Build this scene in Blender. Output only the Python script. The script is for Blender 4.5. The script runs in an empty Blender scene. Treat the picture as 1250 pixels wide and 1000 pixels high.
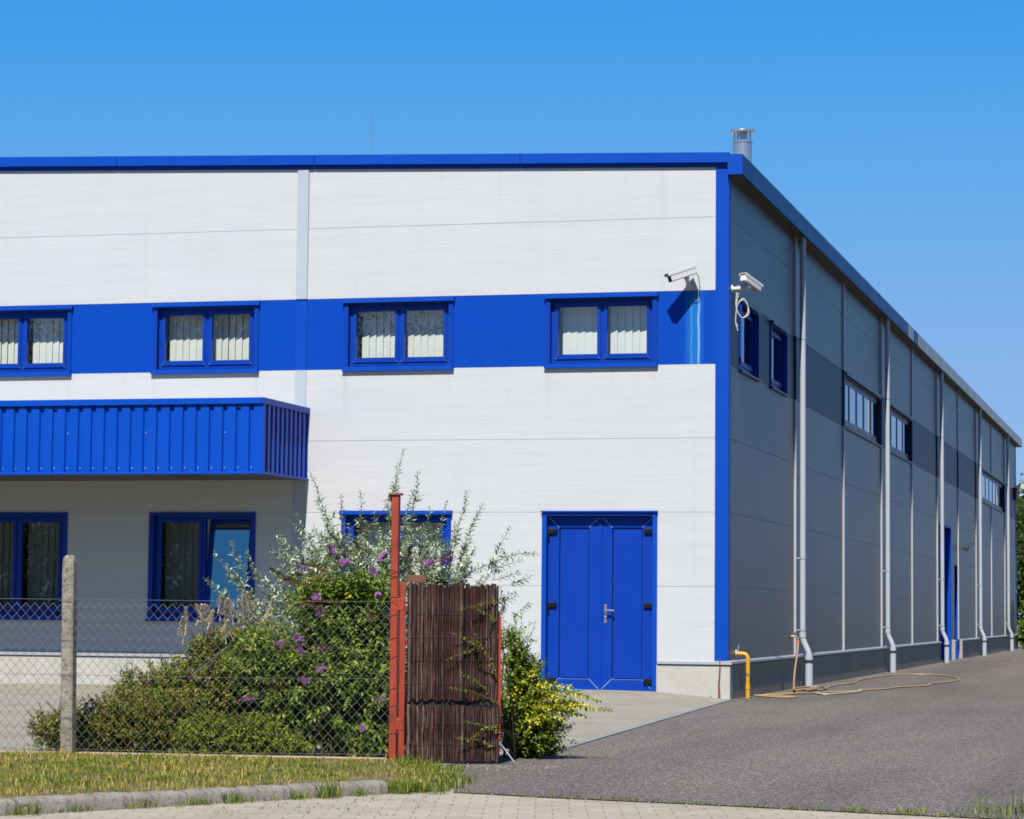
import bpy, bmesh, math, random
from mathutils import Vector, Matrix

random.seed(7)
S = bpy.context.scene
COL = S.collection
RAD = math.radians

# ------------------------------------------------------------------ object helpers
def tag(o, label=None, cat=None, group=None, kind=None):
    if label: o['label'] = label
    if cat: o['category'] = cat
    if group: o['group'] = group
    if kind: o['kind'] = kind
    return o

def empty(name, loc=(0, 0, 0), label=None, cat=None, group=None):
    o = bpy.data.objects.new(name, None)
    COL.objects.link(o); o.location = loc
    o.empty_display_size = .2
    return tag(o, label, cat, group)

class MB:
    """collects faces; built as ONE mesh object"""
    def __init__(s, xf=None):
        s.v = []; s.f = []; s.m = []; s.xf = xf
    def add(s, vs, fs, mi=0):
        n = len(s.v)
        s.v += [tuple(s.xf(*p)) if s.xf else tuple(p) for p in vs]
        s.f += [tuple(n + i for i in q) for q in fs]
        s.m += [mi] * len(fs)
        return s
    def box(s, x0, x1, y0, y1, z0, z1, mi=0):
        if x0 > x1: x0, x1 = x1, x0
        if y0 > y1: y0, y1 = y1, y0
        if z0 > z1: z0, z1 = z1, z0
        return s.add([(x0,y0,z0),(x1,y0,z0),(x1,y1,z0),(x0,y1,z0),(x0,y0,z1),(x1,y0,z1),(x1,y1,z1),(x0,y1,z1)],
              [(0,3,2,1),(4,5,6,7),(0,1,5,4),(1,2,6,5),(2,3,7,6),(3,0,4,7)], mi)
    def prism(s, poly, axis, a, b, mi=0):
        """poly: 2-D points (the two remaining axes, in order), extruded along axis from a to b"""
        def mk(p, t):
            q = list(p); q.insert(axis, t); return tuple(q)
        n = len(poly)
        vs = [mk(p, a) for p in poly] + [mk(p, b) for p in poly]
        fs = [tuple(range(n))[::-1], tuple(range(n, 2 * n))] + [(i, (i+1) % n, n + (i+1) % n, n + i) for i in range(n)]
        return s.add(vs, fs, mi)
    def tube(s, pts, r, n=8, caps=True, mi=0):
        pts = [Vector(p) for p in pts]
        rr = r if isinstance(r, (list, tuple)) else [r] * len(pts)
        vs = []; up = None
        for i, p in enumerate(pts):
            d = (pts[min(i+1, len(pts)-1)] - pts[max(i-1, 0)])
            if d.length < 1e-9: d = Vector((0, 0, 1))
            d.normalize()
            if up is None:
                up = d.orthogonal().normalized()
            up = (up - d * up.dot(d))
            up = up.normalized() if up.length > 1e-6 else d.orthogonal().normalized()
            w = d.cross(up)
            for k in range(n):
                a = 2 * math.pi * k / n
                vs.append(p + (up * math.cos(a) + w * math.sin(a)) * rr[i])
        fs = []
        for i in range(len(pts) - 1):
            for k in range(n):
                fs.append((i*n+k, i*n+(k+1) % n, (i+1)*n+(k+1) % n, (i+1)*n+k))
        if caps:
            fs.append(tuple(range(n))[::-1]); fs.append(tuple((len(pts)-1)*n + k for k in range(n)))
        return s.add(vs, fs, mi)
    def lathe(s, prof, c=(0, 0, 0), n=24, mi=0):
        return s.tube_rings([(Vector((c[0], c[1], c[2] + z)), r) for r, z in prof], n, mi)
    def tube_rings(s, rings, n, mi=0):
        vs = []; fs = []
        for p, r in rings:
            for k in range(n):
                a = 2 * math.pi * k / n
                vs.append((p.x + r*math.cos(a), p.y + r*math.sin(a), p.z))
        for i in range(len(rings)-1):
            for k in range(n):
                fs.append((i*n+k, i*n+(k+1) % n, (i+1)*n+(k+1) % n, (i+1)*n+k))
        fs.append(tuple(range(n))[::-1]); fs.append(tuple((len(rings)-1)*n + k for k in range(n)))
        return s.add(vs, fs, mi)
    def obox(s, o, ex, ey, ez, mi=0):
        """box from an origin corner and three edge vectors"""
        o, ex, ey, ez = Vector(o), Vector(ex), Vector(ey), Vector(ez)
        return s.add([o, o+ex, o+ex+ey, o+ey, o+ez, o+ex+ez, o+ex+ey+ez, o+ey+ez],
              [(0,3,2,1),(4,5,6,7),(0,1,5,4),(1,2,6,5),(2,3,7,6),(3,0,4,7)], mi)
    def build(s, name, mats, parent=None, smooth=False, bevel=0, fix=True):
        me = bpy.data.meshes.new(name)
        me.from_pydata(s.v, [], s.f)
        mats = mats if isinstance(mats, (list, tuple)) else [mats]
        for m in mats: me.materials.append(m)
        if len(mats) > 1: me.polygons.foreach_set('material_index', s.m)
        if fix:
            bm = bmesh.new(); bm.from_mesh(me)
            bmesh.ops.recalc_face_normals(bm, faces=bm.faces)
            bm.to_mesh(me); bm.free()
        if smooth:
            me.polygons.foreach_set('use_smooth', [True] * len(me.polygons))
            try: me.set_sharp_from_angle(angle=RAD(40))
            except Exception: pass
        me.update()
        o = bpy.data.objects.new(name, me); COL.objects.link(o)
        if parent: o.parent = parent
        if bevel:
            b = o.modifiers.new('bevel', 'BEVEL'); b.width = bevel; b.segments = 2; b.limit_method = 'ANGLE'; b.angle_limit = RAD(50)
            b.harden_normals = False
        return o

# ------------------------------------------------------------------ materials
def new_mat(name):
    m = bpy.data.materials.new(name); m.use_nodes = True
    return m, m.node_tree.nodes, m.node_tree.links, m.node_tree.nodes['Principled BSDF']

def node(N, t, **kw):
    n = N.new(t)
    for k, v in kw.items():
        if k == 'ins':
            for a, b in v.items(): n.inputs[a].default_value = b
        else: setattr(n, k, v)
    return n

def coords(N, L, scale=(1, 1, 1), kind='Object', rot=(0, 0, 0)):
    t = node(N, 'ShaderNodeTexCoord'); mp = node(N, 'ShaderNodeMapping')
    mp.inputs['Scale'].default_value = scale; mp.inputs['Rotation'].default_value = rot
    L.new(t.outputs[kind], mp.inputs['Vector']); return mp.outputs[0]

def noise(N, L, vec, scale=5, detail=4, rough=.55, dist=0):
    n = node(N, 'ShaderNodeTexNoise', ins={'Scale': scale, 'Detail': detail, 'Roughness': rough, 'Distortion': dist})
    L.new(vec, n.inputs['Vector']); return n.outputs['Fac']

def ramp(N, L, fac, stops):
    r = node(N, 'ShaderNodeValToRGB')
    while len(r.color_ramp.elements) < len(stops): r.color_ramp.elements.new(.5)
    for e, (p, c) in zip(r.color_ramp.elements, stops):
        e.position = p; e.color = (*c, 1) if len(c) == 3 else c
    L.new(fac, r.inputs['Fac']); return r.outputs['Color']

def mixc(N, L, a, b, fac, mode='MIX'):
    m = node(N, 'ShaderNodeMix', data_type='RGBA', blend_type=mode)
    for sock, v in ((m.inputs['Factor'], fac), (m.inputs['A'], a), (m.inputs['B'], b)):
        if hasattr(v, 'is_linked') or isinstance(v, bpy.types.NodeSocket): L.new(v, sock)
        elif isinstance(v, tuple): sock.default_value = (*v, 1)
        else: sock.default_value = v
    return m.outputs['Result']

def bump(N, L, B, h, strength=.2, dist=.01):
    b = node(N, 'ShaderNodeBump', ins={'Strength': strength, 'Distance': dist})
    L.new(h, b.inputs['Height']); L.new(b.outputs[0], B.inputs['Normal']); return b

def painted(name, col, rough=.4, spec=.5, var=.08, metal=0., grain=40, dust=.16):
    m, N, L, B = new_mat(name)
    v = coords(N, L)
    f = noise(N, L, v, 1.7, 5)
    c = mixc(N, L, tuple(x*(1-var) for x in col), tuple(min(1, x*(1+var)) for x in col), f)
    # chalking and dust: pale soft patches and faint vertical run marks
    d1 = ramp(N, L, noise(N, L, coords(N, L, (1, 1, .8)), 3.1, 7, .68), [(.50, (0, 0, 0)), (.80, (.5, .5, .5))])
    d2 = ramp(N, L, noise(N, L, coords(N, L, (9, 9, .35)), 1.0, 4, .6), [(.52, (0, 0, 0)), (.80, (.45, .45, .45))])
    ad = node(N, 'ShaderNodeMix', data_type='RGBA', blend_type='ADD'); ad.inputs['Factor'].default_value = 1
    L.new(d1, ad.inputs['A']); L.new(d2, ad.inputs['B'])
    fm_ = node(N, 'ShaderNodeMath', operation='MULTIPLY'); L.new(ad.outputs['Result'], fm_.inputs[0]); fm_.inputs[1].default_value = dust
    c = mixc(N, L, c, tuple(x*.6 + (.16 if max(col) - min(col) < .2 else (.02, .07, .16)[i]) for i, x in enumerate(col)), fm_.outputs[0])
    L.new(c, B.inputs['Base Color'])
    rr = node(N, 'ShaderNodeMath', operation='MULTIPLY_ADD'); L.new(f, rr.inputs[0]); rr.inputs[1].default_value = .18; rr.inputs[2].default_value = rough - .09
    L.new(rr.outputs[0], B.inputs['Roughness'])
    B.inputs['Specular IOR Level'].default_value = spec
    B.inputs['Metallic'].default_value = metal
    g = noise(N, L, v, grain, 3)
    bump(N, L, B, g, .06, .004)
    return m

def panel_mat(name, col, rough=.42, spec=.5, streak=.05, stain=None):
    """coated steel sandwich panel: fine horizontal micro-ribs, faint streaks and run marks"""
    m, N, L, B = new_mat(name)
    v1 = coords(N, L, (1.3, 1.3, 34)); fine = noise(N, L, v1, 1.0, 4, .6, .6)
    v2 = coords(N, L, (.35, .35, 5)); mid = noise(N, L, v2, 1.0, 4, .6)
    v3 = coords(N, L, (6, 6, .25)); run = noise(N, L, v3, 1.0, 3, .6)
    f = node(N, 'ShaderNodeMath', operation='MULTIPLY_ADD'); L.new(fine, f.inputs[0]); f.inputs[1].default_value = .55
    h = node(N, 'ShaderNodeMath', operation='MULTIPLY'); L.new(mid, h.inputs[0]); h.inputs[1].default_value = .45
    L.new(h.outputs[0], f.inputs[2])
    c = ramp(N, L, f.outputs[0], [(.3, tuple(x*(1-streak*1.6) for x in col)), (.55, col), (.75, tuple(min(1, x*(1+streak)) for x in col))])
    dirt = ramp(N, L, run, [(.55, (1, 1, 1)), (.88, (.88, .87, .84))])
    c = mixc(N, L, c, dirt, .5, 'MULTIPLY')
    if stain:   # pale chalky run mark below the camera bracket: (x, half width, z0, z1)
        tc = node(N, 'ShaderNodeTexCoord'); sp = node(N, 'ShaderNodeSeparateXYZ'); L.new(tc.outputs['Object'], sp.inputs[0])
        wob = noise(N, L, coords(N, L, (3, 3, 1.3)), 2.0, 2)
        for cx, hw, amt, colr, *zz in stain:
            d = node(N, 'ShaderNodeMath', operation='SUBTRACT'); L.new(sp.outputs['X'], d.inputs[0]); d.inputs[1].default_value = cx
            w = node(N, 'ShaderNodeMath', operation='MULTIPLY_ADD'); L.new(wob, w.inputs[0]); w.inputs[1].default_value = .04; w.inputs[2].default_value = -.02
            e = node(N, 'ShaderNodeMath', operation='ADD'); L.new(d.outputs[0], e.inputs[0]); L.new(w.outputs[0], e.inputs[1])
            a = node(N, 'ShaderNodeMath', operation='ABSOLUTE'); L.new(e.outputs[0], a.inputs[0])
            mr = node(N, 'ShaderNodeMapRange', interpolation_type='SMOOTHSTEP'); L.new(a.outputs[0], mr.inputs['Value'])
            mr.inputs['From Min'].default_value = hw*.15; mr.inputs['From Max'].default_value = hw
            mr.inputs['To Min'].default_value = amt; mr.inputs['To Max'].default_value = 0
            fo = mr.outputs[0]
            if zz:
                zr_ = node(N, 'ShaderNodeMapRange', interpolation_type='SMOOTHSTEP'); L.new(sp.outputs['Z'], zr_.inputs['Value'])
                zr_.inputs['From Min'].default_value = zz[0]; zr_.inputs['From Max'].default_value = zz[1]
                lt = node(N, 'ShaderNodeMath', operation='LESS_THAN'); L.new(sp.outputs['Z'], lt.inputs[0]); lt.inputs[1].default_value = zz[1]
                m1 = node(N, 'ShaderNodeMath', operation='MULTIPLY'); L.new(zr_.outputs[0], m1.inputs[0]); L.new(lt.outputs[0], m1.inputs[1])
                m2 = node(N, 'ShaderNodeMath', operation='MULTIPLY'); L.new(m1.outputs[0], m2.inputs[0]); L.new(fo, m2.inputs[1]); fo = m2.outputs[0]
            c = mixc(N, L, c, colr, fo)
    L.new(c, B.inputs['Base Color'])
    B.inputs['Roughness'].default_value = rough; B.inputs['Specular IOR Level'].default_value = spec
    bump(N, L, B, f.outputs[0], .45, .006)
    return m

M = {}
BLUE = (.0005, .052, .37)
M['white_panel'] = panel_mat('white_panel', (.487, .499, .510), streak=.052, stain=[(x, hw, a, (.36, .355, .34), z0, 4.49) for x, hw, a, z0 in ((-2.50, .05, .30, 3.6), (-1.02, .04, .25, 3.9), (-1.6, .03, .15, 3.8), (-5.42, .06, .35, 3.5), (-3.9, .04, .22, 3.9), (-4.6, .03, .15, 4.0), (-8.28, .05, .3, 3.98), (-6.74, .04, .25, 3.98), (-9.6, .05, .28, 3.98))] + [(-6.0, .05, .28, (.30, .29, .26), 5.6, 7.3), (-3.2, .04, .12, (.30, .29, .26), 6.3, 7.2), (-.9, .05, .14, (.30, .29, .26), 6.1, 7.2)])
M['white_panel_shaded'] = panel_mat('white_panel_shaded', (.060, .063, .067), rough=.36, spec=.36, streak=.03)  # side cladding's shade put into the colour, far darker than the front panels
M['blue_panel'] = panel_mat('blue_panel', (.0003, .050, .365), rough=.5, spec=.11, streak=.05,
        stain=[(-.463, .16, .55, (.015, .20, .5)), (-.40, .022, .8, (.22,.38,.56)), (-.50, .014, .5, (.1,.29,.52))])
M['blue_panel_shaded'] = panel_mat('blue_panel_shaded', (.010, .026, .075), rough=.45, spec=.22, streak=.04)  # the band's blue, darkened to carry the shade of the side wall
M['blue'] = painted('blue_trim', BLUE, .45, spec=.18)
M['blue_door'] = painted('blue_door', (.0005, .036, .31), .45, spec=.2)
M['blue_dark'] = painted('blue_frame', (.0005, .036, .30), .4, spec=.25)
M['blue_clad'] = painted('blue_cladding', (.0005, .056, .40), .42, spec=.2)
M['weld'] = painted('weld_seam', (.16, .28, .52), .4)
M['grey_strip'] = painted('grey_cover_strip', (.36,.41,.47), .4)
M['light_strip'] = painted('light_cover_strip', (.42,.43,.45), .4, metal=.1)
M['zinc'] = painted('zinc_flashing', (.46,.47,.50), .35, metal=.35)
M['pipe'] = painted('downpipe_paint', (.38,.41,.46), .35, var=.1)
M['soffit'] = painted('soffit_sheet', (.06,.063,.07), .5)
M['roof'] = painted('roof_sheet', (.30, .31, .33), .5)
M['black'] = painted('black_plastic', (.005, .005, .006), .5, spec=.2)
M['rubber'] = painted('dark_rubber', (.03, .03, .033), .6)
M['steel'] = painted('brushed_steel', (.62, .62, .63), .28, metal=.85)
M['galv'] = painted('galvanised_wire', (.27, .27, .27), .33, metal=.65)
M['white_plastic'] = painted('white_plastic', (.52,.52,.51), .4)
M['yellow'] = painted('yellow_gas_pipe', (.60,.31,.006), .4, var=.12)
M['hose'] = painted('hose_tan', (.36,.25,.12), .5, var=.25)
M['hose_pale'] = painted('hose_pale', (.42,.38,.24), .5, var=.15)
M['brass'] = painted('brass', (.42, .30, .12), .4, metal=.5)
M['orange'] = painted('orange_plastic', (.62, .17, .05), .5)
M['rust'] = painted('rusty_iron', (.16, .06, .035), .8, var=.5)
M['grit'] = painted('grit_stone', (.22, .19, .15), .9, var=.4)
M['gap_shade'] = painted('gap_shade_dark', (.010, .008, .007), .8, var=.5)  # near-black standing in for shadow behind the canes
M['teal'] = painted('teal_mat', (.06, .26, .25), .8)
M['fascia'] = painted('fascia_blue', (.0008, .074, .27), .45, spec=.15, dust=.06)
M['fascia_reflection'] = painted('fascia_reflection', (.40, .375, .325), .35, spec=.4)  # pale grazing reflection painted as beige on the far fascia sheets
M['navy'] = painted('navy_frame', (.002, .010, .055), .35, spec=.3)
M['blind_shade'] = painted('grey_sill', (.10, .12, .15), .4)
M['room'] = painted('room_plaster', (.30, .29, .27), .9)
M['bark'] = painted('bark', (.10, .075, .05), .9, var=.4)
M['twig'] = painted('twig', (.07, .068, .025), .9, var=.4)

def red_paint():
    m, N, L, B = new_mat('red_oxide_paint')
    v = coords(N, L, (1, 1, .45))
    a = noise(N, L, v, 9, 6, .65); b = noise(N, L, v, 60, 3)
    c = ramp(N, L, a, [(.30, (.10, .026, .013)), (.42, (.26, .034, .015)), (.62, (.33, .043, .020)), (.8, (.38, .066, .03))])
    L.new(c, B.inputs['Base Color']); B.inputs['Roughness'].default_value = .55
    bump(N, L, B, b, .25, .004); return m
M['red'] = red_paint()

def concrete(name, lo, mid, hi, sc=3., spots=0., bstr=.3):
    m, N, L, B = new_mat(name)
    v = coords(N, L)
    a = noise(N, L, v, sc, 8, .65); b = noise(N, L, v, 45, 5, .7); e = noise(N, L, v, 220, 2)
    c = ramp(N, L, a, [(.25, lo), (.5, mid), (.75, hi)])
    g = ramp(N, L, b, [(.35, (.72, .71, .69)), (.6, (1, 1, 1))])
    c = mixc(N, L, c, g, .55, 'MULTIPLY')
    if spots:
        s = ramp(N, L, noise(N, L, coords(N, L), 26, 6, .75), [(.50, (1, 1, 1)), (.62, (.30, .27, .22))])
        c = mixc(N, L, c, s, spots, 'MULTIPLY')
    L.new(c, B.inputs['Base Color']); B.inputs['Roughness'].default_value = .9; B.inputs['Specular IOR Level'].default_value = .2
    ad = node(N, 'ShaderNodeMath', operation='ADD'); L.new(b, ad.inputs[0]); L.new(e, ad.inputs[1])
    bump(N, L, B, ad.outputs[0], bstr, .01); return m
M['plinth'] = concrete('plinth_concrete', (.36,.35,.315), (.45,.44,.40), (.49,.48,.44), 1.6, bstr=.12)
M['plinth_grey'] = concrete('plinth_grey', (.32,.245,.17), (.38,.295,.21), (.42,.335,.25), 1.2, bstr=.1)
M['post_conc'] = concrete('post_concrete', (.18,.15,.11), (.33,.30,.25), (.40,.375,.33), 7, .7, .8)
M['kerb'] = concrete('kerb_concrete', (.15,.13,.105), (.26,.235,.20), (.33,.305,.27), 6, .6, .7)
M['edging'] = concrete('edging_concrete', (.19,.192,.195), (.235,.238,.24), (.27,.273,.277), 4, .2)

def asphalt():
    m, N, L, B = new_mat('asphalt')
    v = coords(N, L)
    vo = node(N, 'ShaderNodeTexVoronoi', ins={'Scale': 88.}); L.new(v, vo.inputs['Vector'])
    sp = node(N, 'ShaderNodeSeparateColor'); L.new(vo.outputs['Color'], sp.inputs[0])
    st = ramp(N, L, sp.outputs[0], [(0, (.058, .050, .045)), (.4, (.096, .084, .075)), (.8, (.140, .122, .109)), (.96, (.32, .285, .255))])
    big = ramp(N, L, noise(N, L, coords(N, L, (1, .35, 1)), .55, 6, .6), [(.3, (.80, .79, .78)), (.55, (1.04, 1.03, 1.02)), (.75, (1.12, 1.08, 1.03))])
    c = mixc(N, L, st, big, .9, 'MULTIPLY')
    trk = ramp(N, L, noise(N, L, coords(N, L, (.95, .06, 1), 'Object', (0, 0, RAD(6))), 1.0, 3, .5), [(.38, (.90, .89, .88)), (.50, (1.02, 1.02, 1.02)), (.62, (1.16, 1.14, 1.11))])
    c = mixc(N, L, c, trk, .85, 'MULTIPLY')
    oil = ramp(N, L, noise(N, L, v, .8, 3, .4), [(.70, (1, 1, 1)), (.76, (.72, .71, .70))])
    c = mixc(N, L, c, oil, .7, 'MULTIPLY')
    # pale dust and sand blown together along the wall and the gate
    du = ramp(N, L, noise(N, L, v, 1.3, 7, .7), [(.52, (0, 0, 0)), (.78, (.55, .55, .55))])
    c = mixc(N, L, c, (.15,.12,.09), du)
    L.new(c, B.inputs['Base Color']); B.inputs['Roughness'].default_value = .85; B.inputs['Specular IOR Level'].default_value = .25
    bump(N, L, B, vo.outputs['Distance'], .7, .012); return m
M['asphalt'] = asphalt()

def pavers(name, c1, c2, cm, rot, w=.2, h=.1, grit=1.):
    m, N, L, B = new_mat(name)
    v = coords(N, L, (1, 1, 1), 'Object', (0, 0, rot))
    b = node(N, 'ShaderNodeTexBrick', ins={'Scale': 1., 'Mortar Size': .006, 'Mortar Smooth': .3, 'Brick Width': w, 'Row Height': h, 'Bias': 0.})
    b.inputs['Color1'].default_value = (*c1, 1); b.inputs['Color2'].default_value = (*c2, 1); b.inputs['Mortar'].default_value = (*cm, 1)
    L.new(v, b.inputs['Vector'])
    f = noise(N, L, v, 60, 5, .7)
    g = ramp(N, L, f, [(.3, (.75, .74, .72)), (.6, (1, 1, 1))])
    c = mixc(N, L, b.outputs['Color'], g, .8*grit, 'MULTIPLY')
    big = ramp(N, L, noise(N, L, v, .9, 7, .65), [(.3, (.80, .78, .74)), (.55, (1, 1, 1)), (.8, (1, .98, .95))])
    c = mixc(N, L, c, big, .9, 'MULTIPLY')
    L.new(c, B.inputs['Base Color']); B.inputs['Roughness'].default_value = .9; B.inputs['Specular IOR Level'].default_value = .2
    inv = node(N, 'ShaderNodeMath', operation='MULTIPLY_ADD'); L.new(b.outputs['Fac'], inv.inputs[0]); inv.inputs[1].default_value = -1.; L.new(f, inv.inputs[2])
    bump(N, L, B, inv.outputs[0], .5, .008); return m
M['yard'] = pavers('yard_pavers', (.275,.255,.205), (.335,.31,.255), (.135,.115,.08), 0.)
M['pave'] = pavers('pavement_pavers', (.325,.29,.228), (.375,.338,.273), (.255,.22,.165), RAD(-14), .2, .165)

def soil(name, stops, sc=4.):
    m, N, L, B = new_mat(name)
    v = coords(N, L)
    c = ramp(N, L, noise(N, L, v, sc, 9, .7), stops)
    L.new(c, B.inputs['Base Color']); B.inputs['Roughness'].default_value = 1.; B.inputs['Specular IOR Level'].default_value = .1
    bump(N, L, B, noise(N, L, v, 50, 6, .7), .8, .03); return m
M['verge'] = soil('verge_soil', [(.3, (.10, .075, .04)), (.5, (.20, .15, .075)), (.7, (.30, .235, .13))], 6)
M['land'] = soil('dry_land', [(.3, (.10, .10, .04)), (.5, (.16, .145, .07)), (.7, (.22, .19, .10))], .4)

def foliage(name, stops, trans=.35, rough=.5, spec=.3):
    m, N, L, B = new_mat(name)
    g = node(N, 'ShaderNodeNewGeometry')
    c = ramp(N, L, g.outputs['Random Per Island'], stops)
    L.new(c, B.inputs['Base Color']); B.inputs['Roughness'].default_value = rough; B.inputs['Specular IOR Level'].default_value = spec
    t = node(N, 'ShaderNodeBsdfTranslucent')
    h = node(N, 'ShaderNodeHueSaturation', ins={'Saturation': 1.15, 'Value': 1.4}); L.new(c, h.inputs['Color']); L.new(h.outputs[0], t.inputs['Color'])
    mx = node(N, 'ShaderNodeMixShader', ins={0: trans})
    L.new(B.outputs[0], mx.inputs[1]); L.new(t.outputs[0], mx.inputs[2])
    L.new(mx.outputs[0], N['Material Output'].inputs['Surface']); return m
M['leaf_bud'] = foliage('butterfly_bush_leaf', [(0, (.05, .095, .015)), (.35, (.105, .175, .022)), (.7, (.19, .265, .03)), (.92, (.30, .35, .04)), (.98, (.30, .22, .06)), (1, (.44, .42, .10))])
M['leaf_olive'] = foliage('olive_bush_leaf', [(0, (0.07, 0.105, 0.0105)), (.45, (0.1488, 0.1925, 0.01575)), (.78, (0.245, 0.28, 0.0245)), (.93, (0.35, 0.2275, 0.0525)), (1, (0.49, 0.1575, 0.0875))])
M['leaf_hedge'] = foliage('hedge_leaf', [(0, (0.0525, 0.0875, 0.00525)), (.4, (0.1313, 0.175, 0.00875)), (.75, (0.245, 0.2712, 0.014)), (.9, (0.2975, 0.1575, 0.02625)), (1, (0.385, 0.1225, 0.0525))])
M['leaf_lime'] = foliage('low_bush_leaf', [(0, (0.068, 0.119, 0.0068)), (.5, (0.17, 0.2295, 0.0119)), (.85, (0.289, 0.323, 0.017)), (1, (0.408, 0.374, 0.034))])
M['leaf_silver'] = foliage('silvery_leaf', [(0, (0.081, 0.1215, 0.06075)), (.35, (0.189, 0.243, 0.1418)), (.7, (0.324, 0.3847, 0.2565)), (1, (0.54, 0.594, 0.4455))], .25)
M['leaf_yel'] = foliage('yellowing_leaf', [(0, (0.0625, 0.1125, 0.0125)), (.3, (0.175, 0.225, 0.01875)), (.6, (0.45, 0.425, 0.0375)), (1, (0.775, 0.65, 0.0875))], .4)
M['leaf_dark'] = foliage('dark_leaf', [(0, (0.045, 0.09, 0.009)), (.5, (0.0975, 0.1575, 0.015)), (.85, (0.18, 0.24, 0.021)), (1, (0.3, 0.315, 0.0375))])
M['leaf_tree'] = foliage('tree_leaf', [(0, (.02, .045, .008)), (.5, (.05, .085, .014)), (1, (.10, .14, .025))])
M['purple'] = foliage('purple_floret', [(0, (.20, .06, .22)), (.5, (.42, .16, .43)), (1, (.62, .34, .60))], .2)
M['spent'] = foliage('spent_floret', [(0, (0.07, 0.0392, 0.021)), (.5, (0.154, 0.077, 0.035)), (1, (0.28, 0.14, 0.07))], .1)
M['cream'] = foliage('dry_cream_floret', [(0, (.40, .31, .18)), (.5, (.62, .53, .36)), (1, (.80, .74, .58))], .2)
M['grass'] = foliage('grass_blade', [(0, (.06, .09, .008)), (.25, (.12, .145, .012)), (.5, (.22, .20, .025)), (.72, (.36, .28, .06)), (1, (.52, .40, .16))], .3, .6)
M['grass_green'] = foliage('fresh_grass_blade', [(0, (.03, .07, .006)), (.45, (.085, .14, .010)), (.8, (.16, .20, .018)), (1, (.34, .29, .06))], .3, .6)

def cane():
    m, N, L, B = new_mat('weathered_cane')
    g = node(N, 'ShaderNodeNewGeometry')
    c = ramp(N, L, g.outputs['Random Per Island'], [(0, (.016, .010, .009)), (.35, (.036, .014, .011)), (.7, (.068, .031, .025)), (.88, (.12, .078, .063)), (1, (.27, .22, .19))])
    v = coords(N, L, (1, 1, .12)); f = noise(N, L, v, 55, 6, .7)
    k = ramp(N, L, f, [(.3, (.25, .23, .22)), (.5, (.9, .88, .87)), (.70, (2.1, 2.0, 1.95))])
    c = mixc(N, L, c, k, .85, 'MULTIPLY')
    L.new(c, B.inputs['Base Color']); B.inputs['Roughness'].default_value = .7; B.inputs['Specular IOR Level'].default_value = .25
    bump(N, L, B, f, .6, .006); return m
M['cane'] = cane()

def blind_mat():
    m, N, L, B = new_mat('blind_fabric')
    B.inputs['Base Color'].default_value = (.88, .865, .82, 1); B.inputs['Roughness'].default_value = .8
    t = node(N, 'ShaderNodeBsdfTranslucent'); t.inputs['Color'].default_value = (.6, .58, .52, 1)
    mx = node(N, 'ShaderNodeMixShader', ins={0: .15})
    L.new(B.outputs[0], mx.inputs[1]); L.new(t.outputs[0], mx.inputs[2]); L.new(mx.outputs[0], N['Material Output'].inputs['Surface'])
    return m
M['blind'] = blind_mat()

def glass_mat(name='window_glass', tint=(.95, .97, .96), base=.07):
    m = bpy.data.materials.new(name); m.use_nodes = True
    N = m.node_tree.nodes; L = m.node_tree.links; N.remove(N['Principled BSDF'])
    tr = node(N, 'ShaderNodeBsdfTransparent'); tr.inputs[0].default_value = (*tint, 1)
    gl = node(N, 'ShaderNodeBsdfGlossy', ins={'Roughness': .006}); gl.inputs['Color'].default_value = (.92, .95, 1, 1)
    fr = node(N, 'ShaderNodeLayerWeight', ins={'Blend': .5})          # Schlick's curve from the facing term, same on both faces
    pw = node(N, 'ShaderNodeMath', operation='POWER'); L.new(fr.outputs['Facing'], pw.inputs[0]); pw.inputs[1].default_value = 5.
    ad = node(N, 'ShaderNodeMath', operation='MULTIPLY_ADD', use_clamp=True); L.new(pw.outputs[0], ad.inputs[0]); ad.inputs[1].default_value = 1 - base; ad.inputs[2].default_value = base
    wv = noise(N, L, coords(N, L), 1.3, 2); b = node(N, 'ShaderNodeBump', ins={'Strength': .006, 'Distance': .05}); L.new(wv, b.inputs['Height']); L.new(b.outputs[0], gl.inputs['Normal'])
    mx = node(N, 'ShaderNodeMixShader'); L.new(ad.outputs[0], mx.inputs[0]); L.new(tr.outputs[0], mx.inputs[1]); L.new(gl.outputs[0], mx.inputs[2])
    L.new(mx.outputs[0], N['Material Output'].inputs['Surface']); return m
M['glass'] = glass_mat()
M['glass_dark'] = glass_mat('tinted_glass', (.66, .69, .69), .045)
M['glass_coat'] = glass_mat('coated_glass', (.35, .38, .40), .27)
M['glass_side'] = glass_mat('side_glass', (.6, .65, .68), .15)

# ------------------------------------------------------------------ world, sun, camera
SUN_AZ, SUN_EL = RAD(4.2), RAD(53.2)           # sun stands behind the camera, a little to the right of the front's normal
sun_dir = Vector((math.sin(SUN_AZ)*math.cos(SUN_EL), -math.cos(SUN_AZ)*math.cos(SUN_EL), math.sin(SUN_EL)))
W = bpy.data.worlds.new('World'); S.world = W; W.use_nodes = True
wn, wl = W.node_tree.nodes, W.node_tree.links
sky = wn.new('ShaderNodeTexSky'); sky.sky_type = 'NISHITA'; sky.sun_disc = False
sky.sun_elevation = SUN_EL; sky.sun_rotation = math.pi - SUN_AZ
sky.altitude = 1500; sky.air_density = 1.0; sky.dust_density = .0; sky.ozone_density = 3.0
hs = wn.new('ShaderNodeMix'); hs.data_type = 'RGBA'; hs.blend_type = 'MULTIPLY'; hs.inputs['Factor'].default_value = 1
STR, EXPO = .085, .93
gain, gout = STR * 2**.55, STR * 2**EXPO
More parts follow.
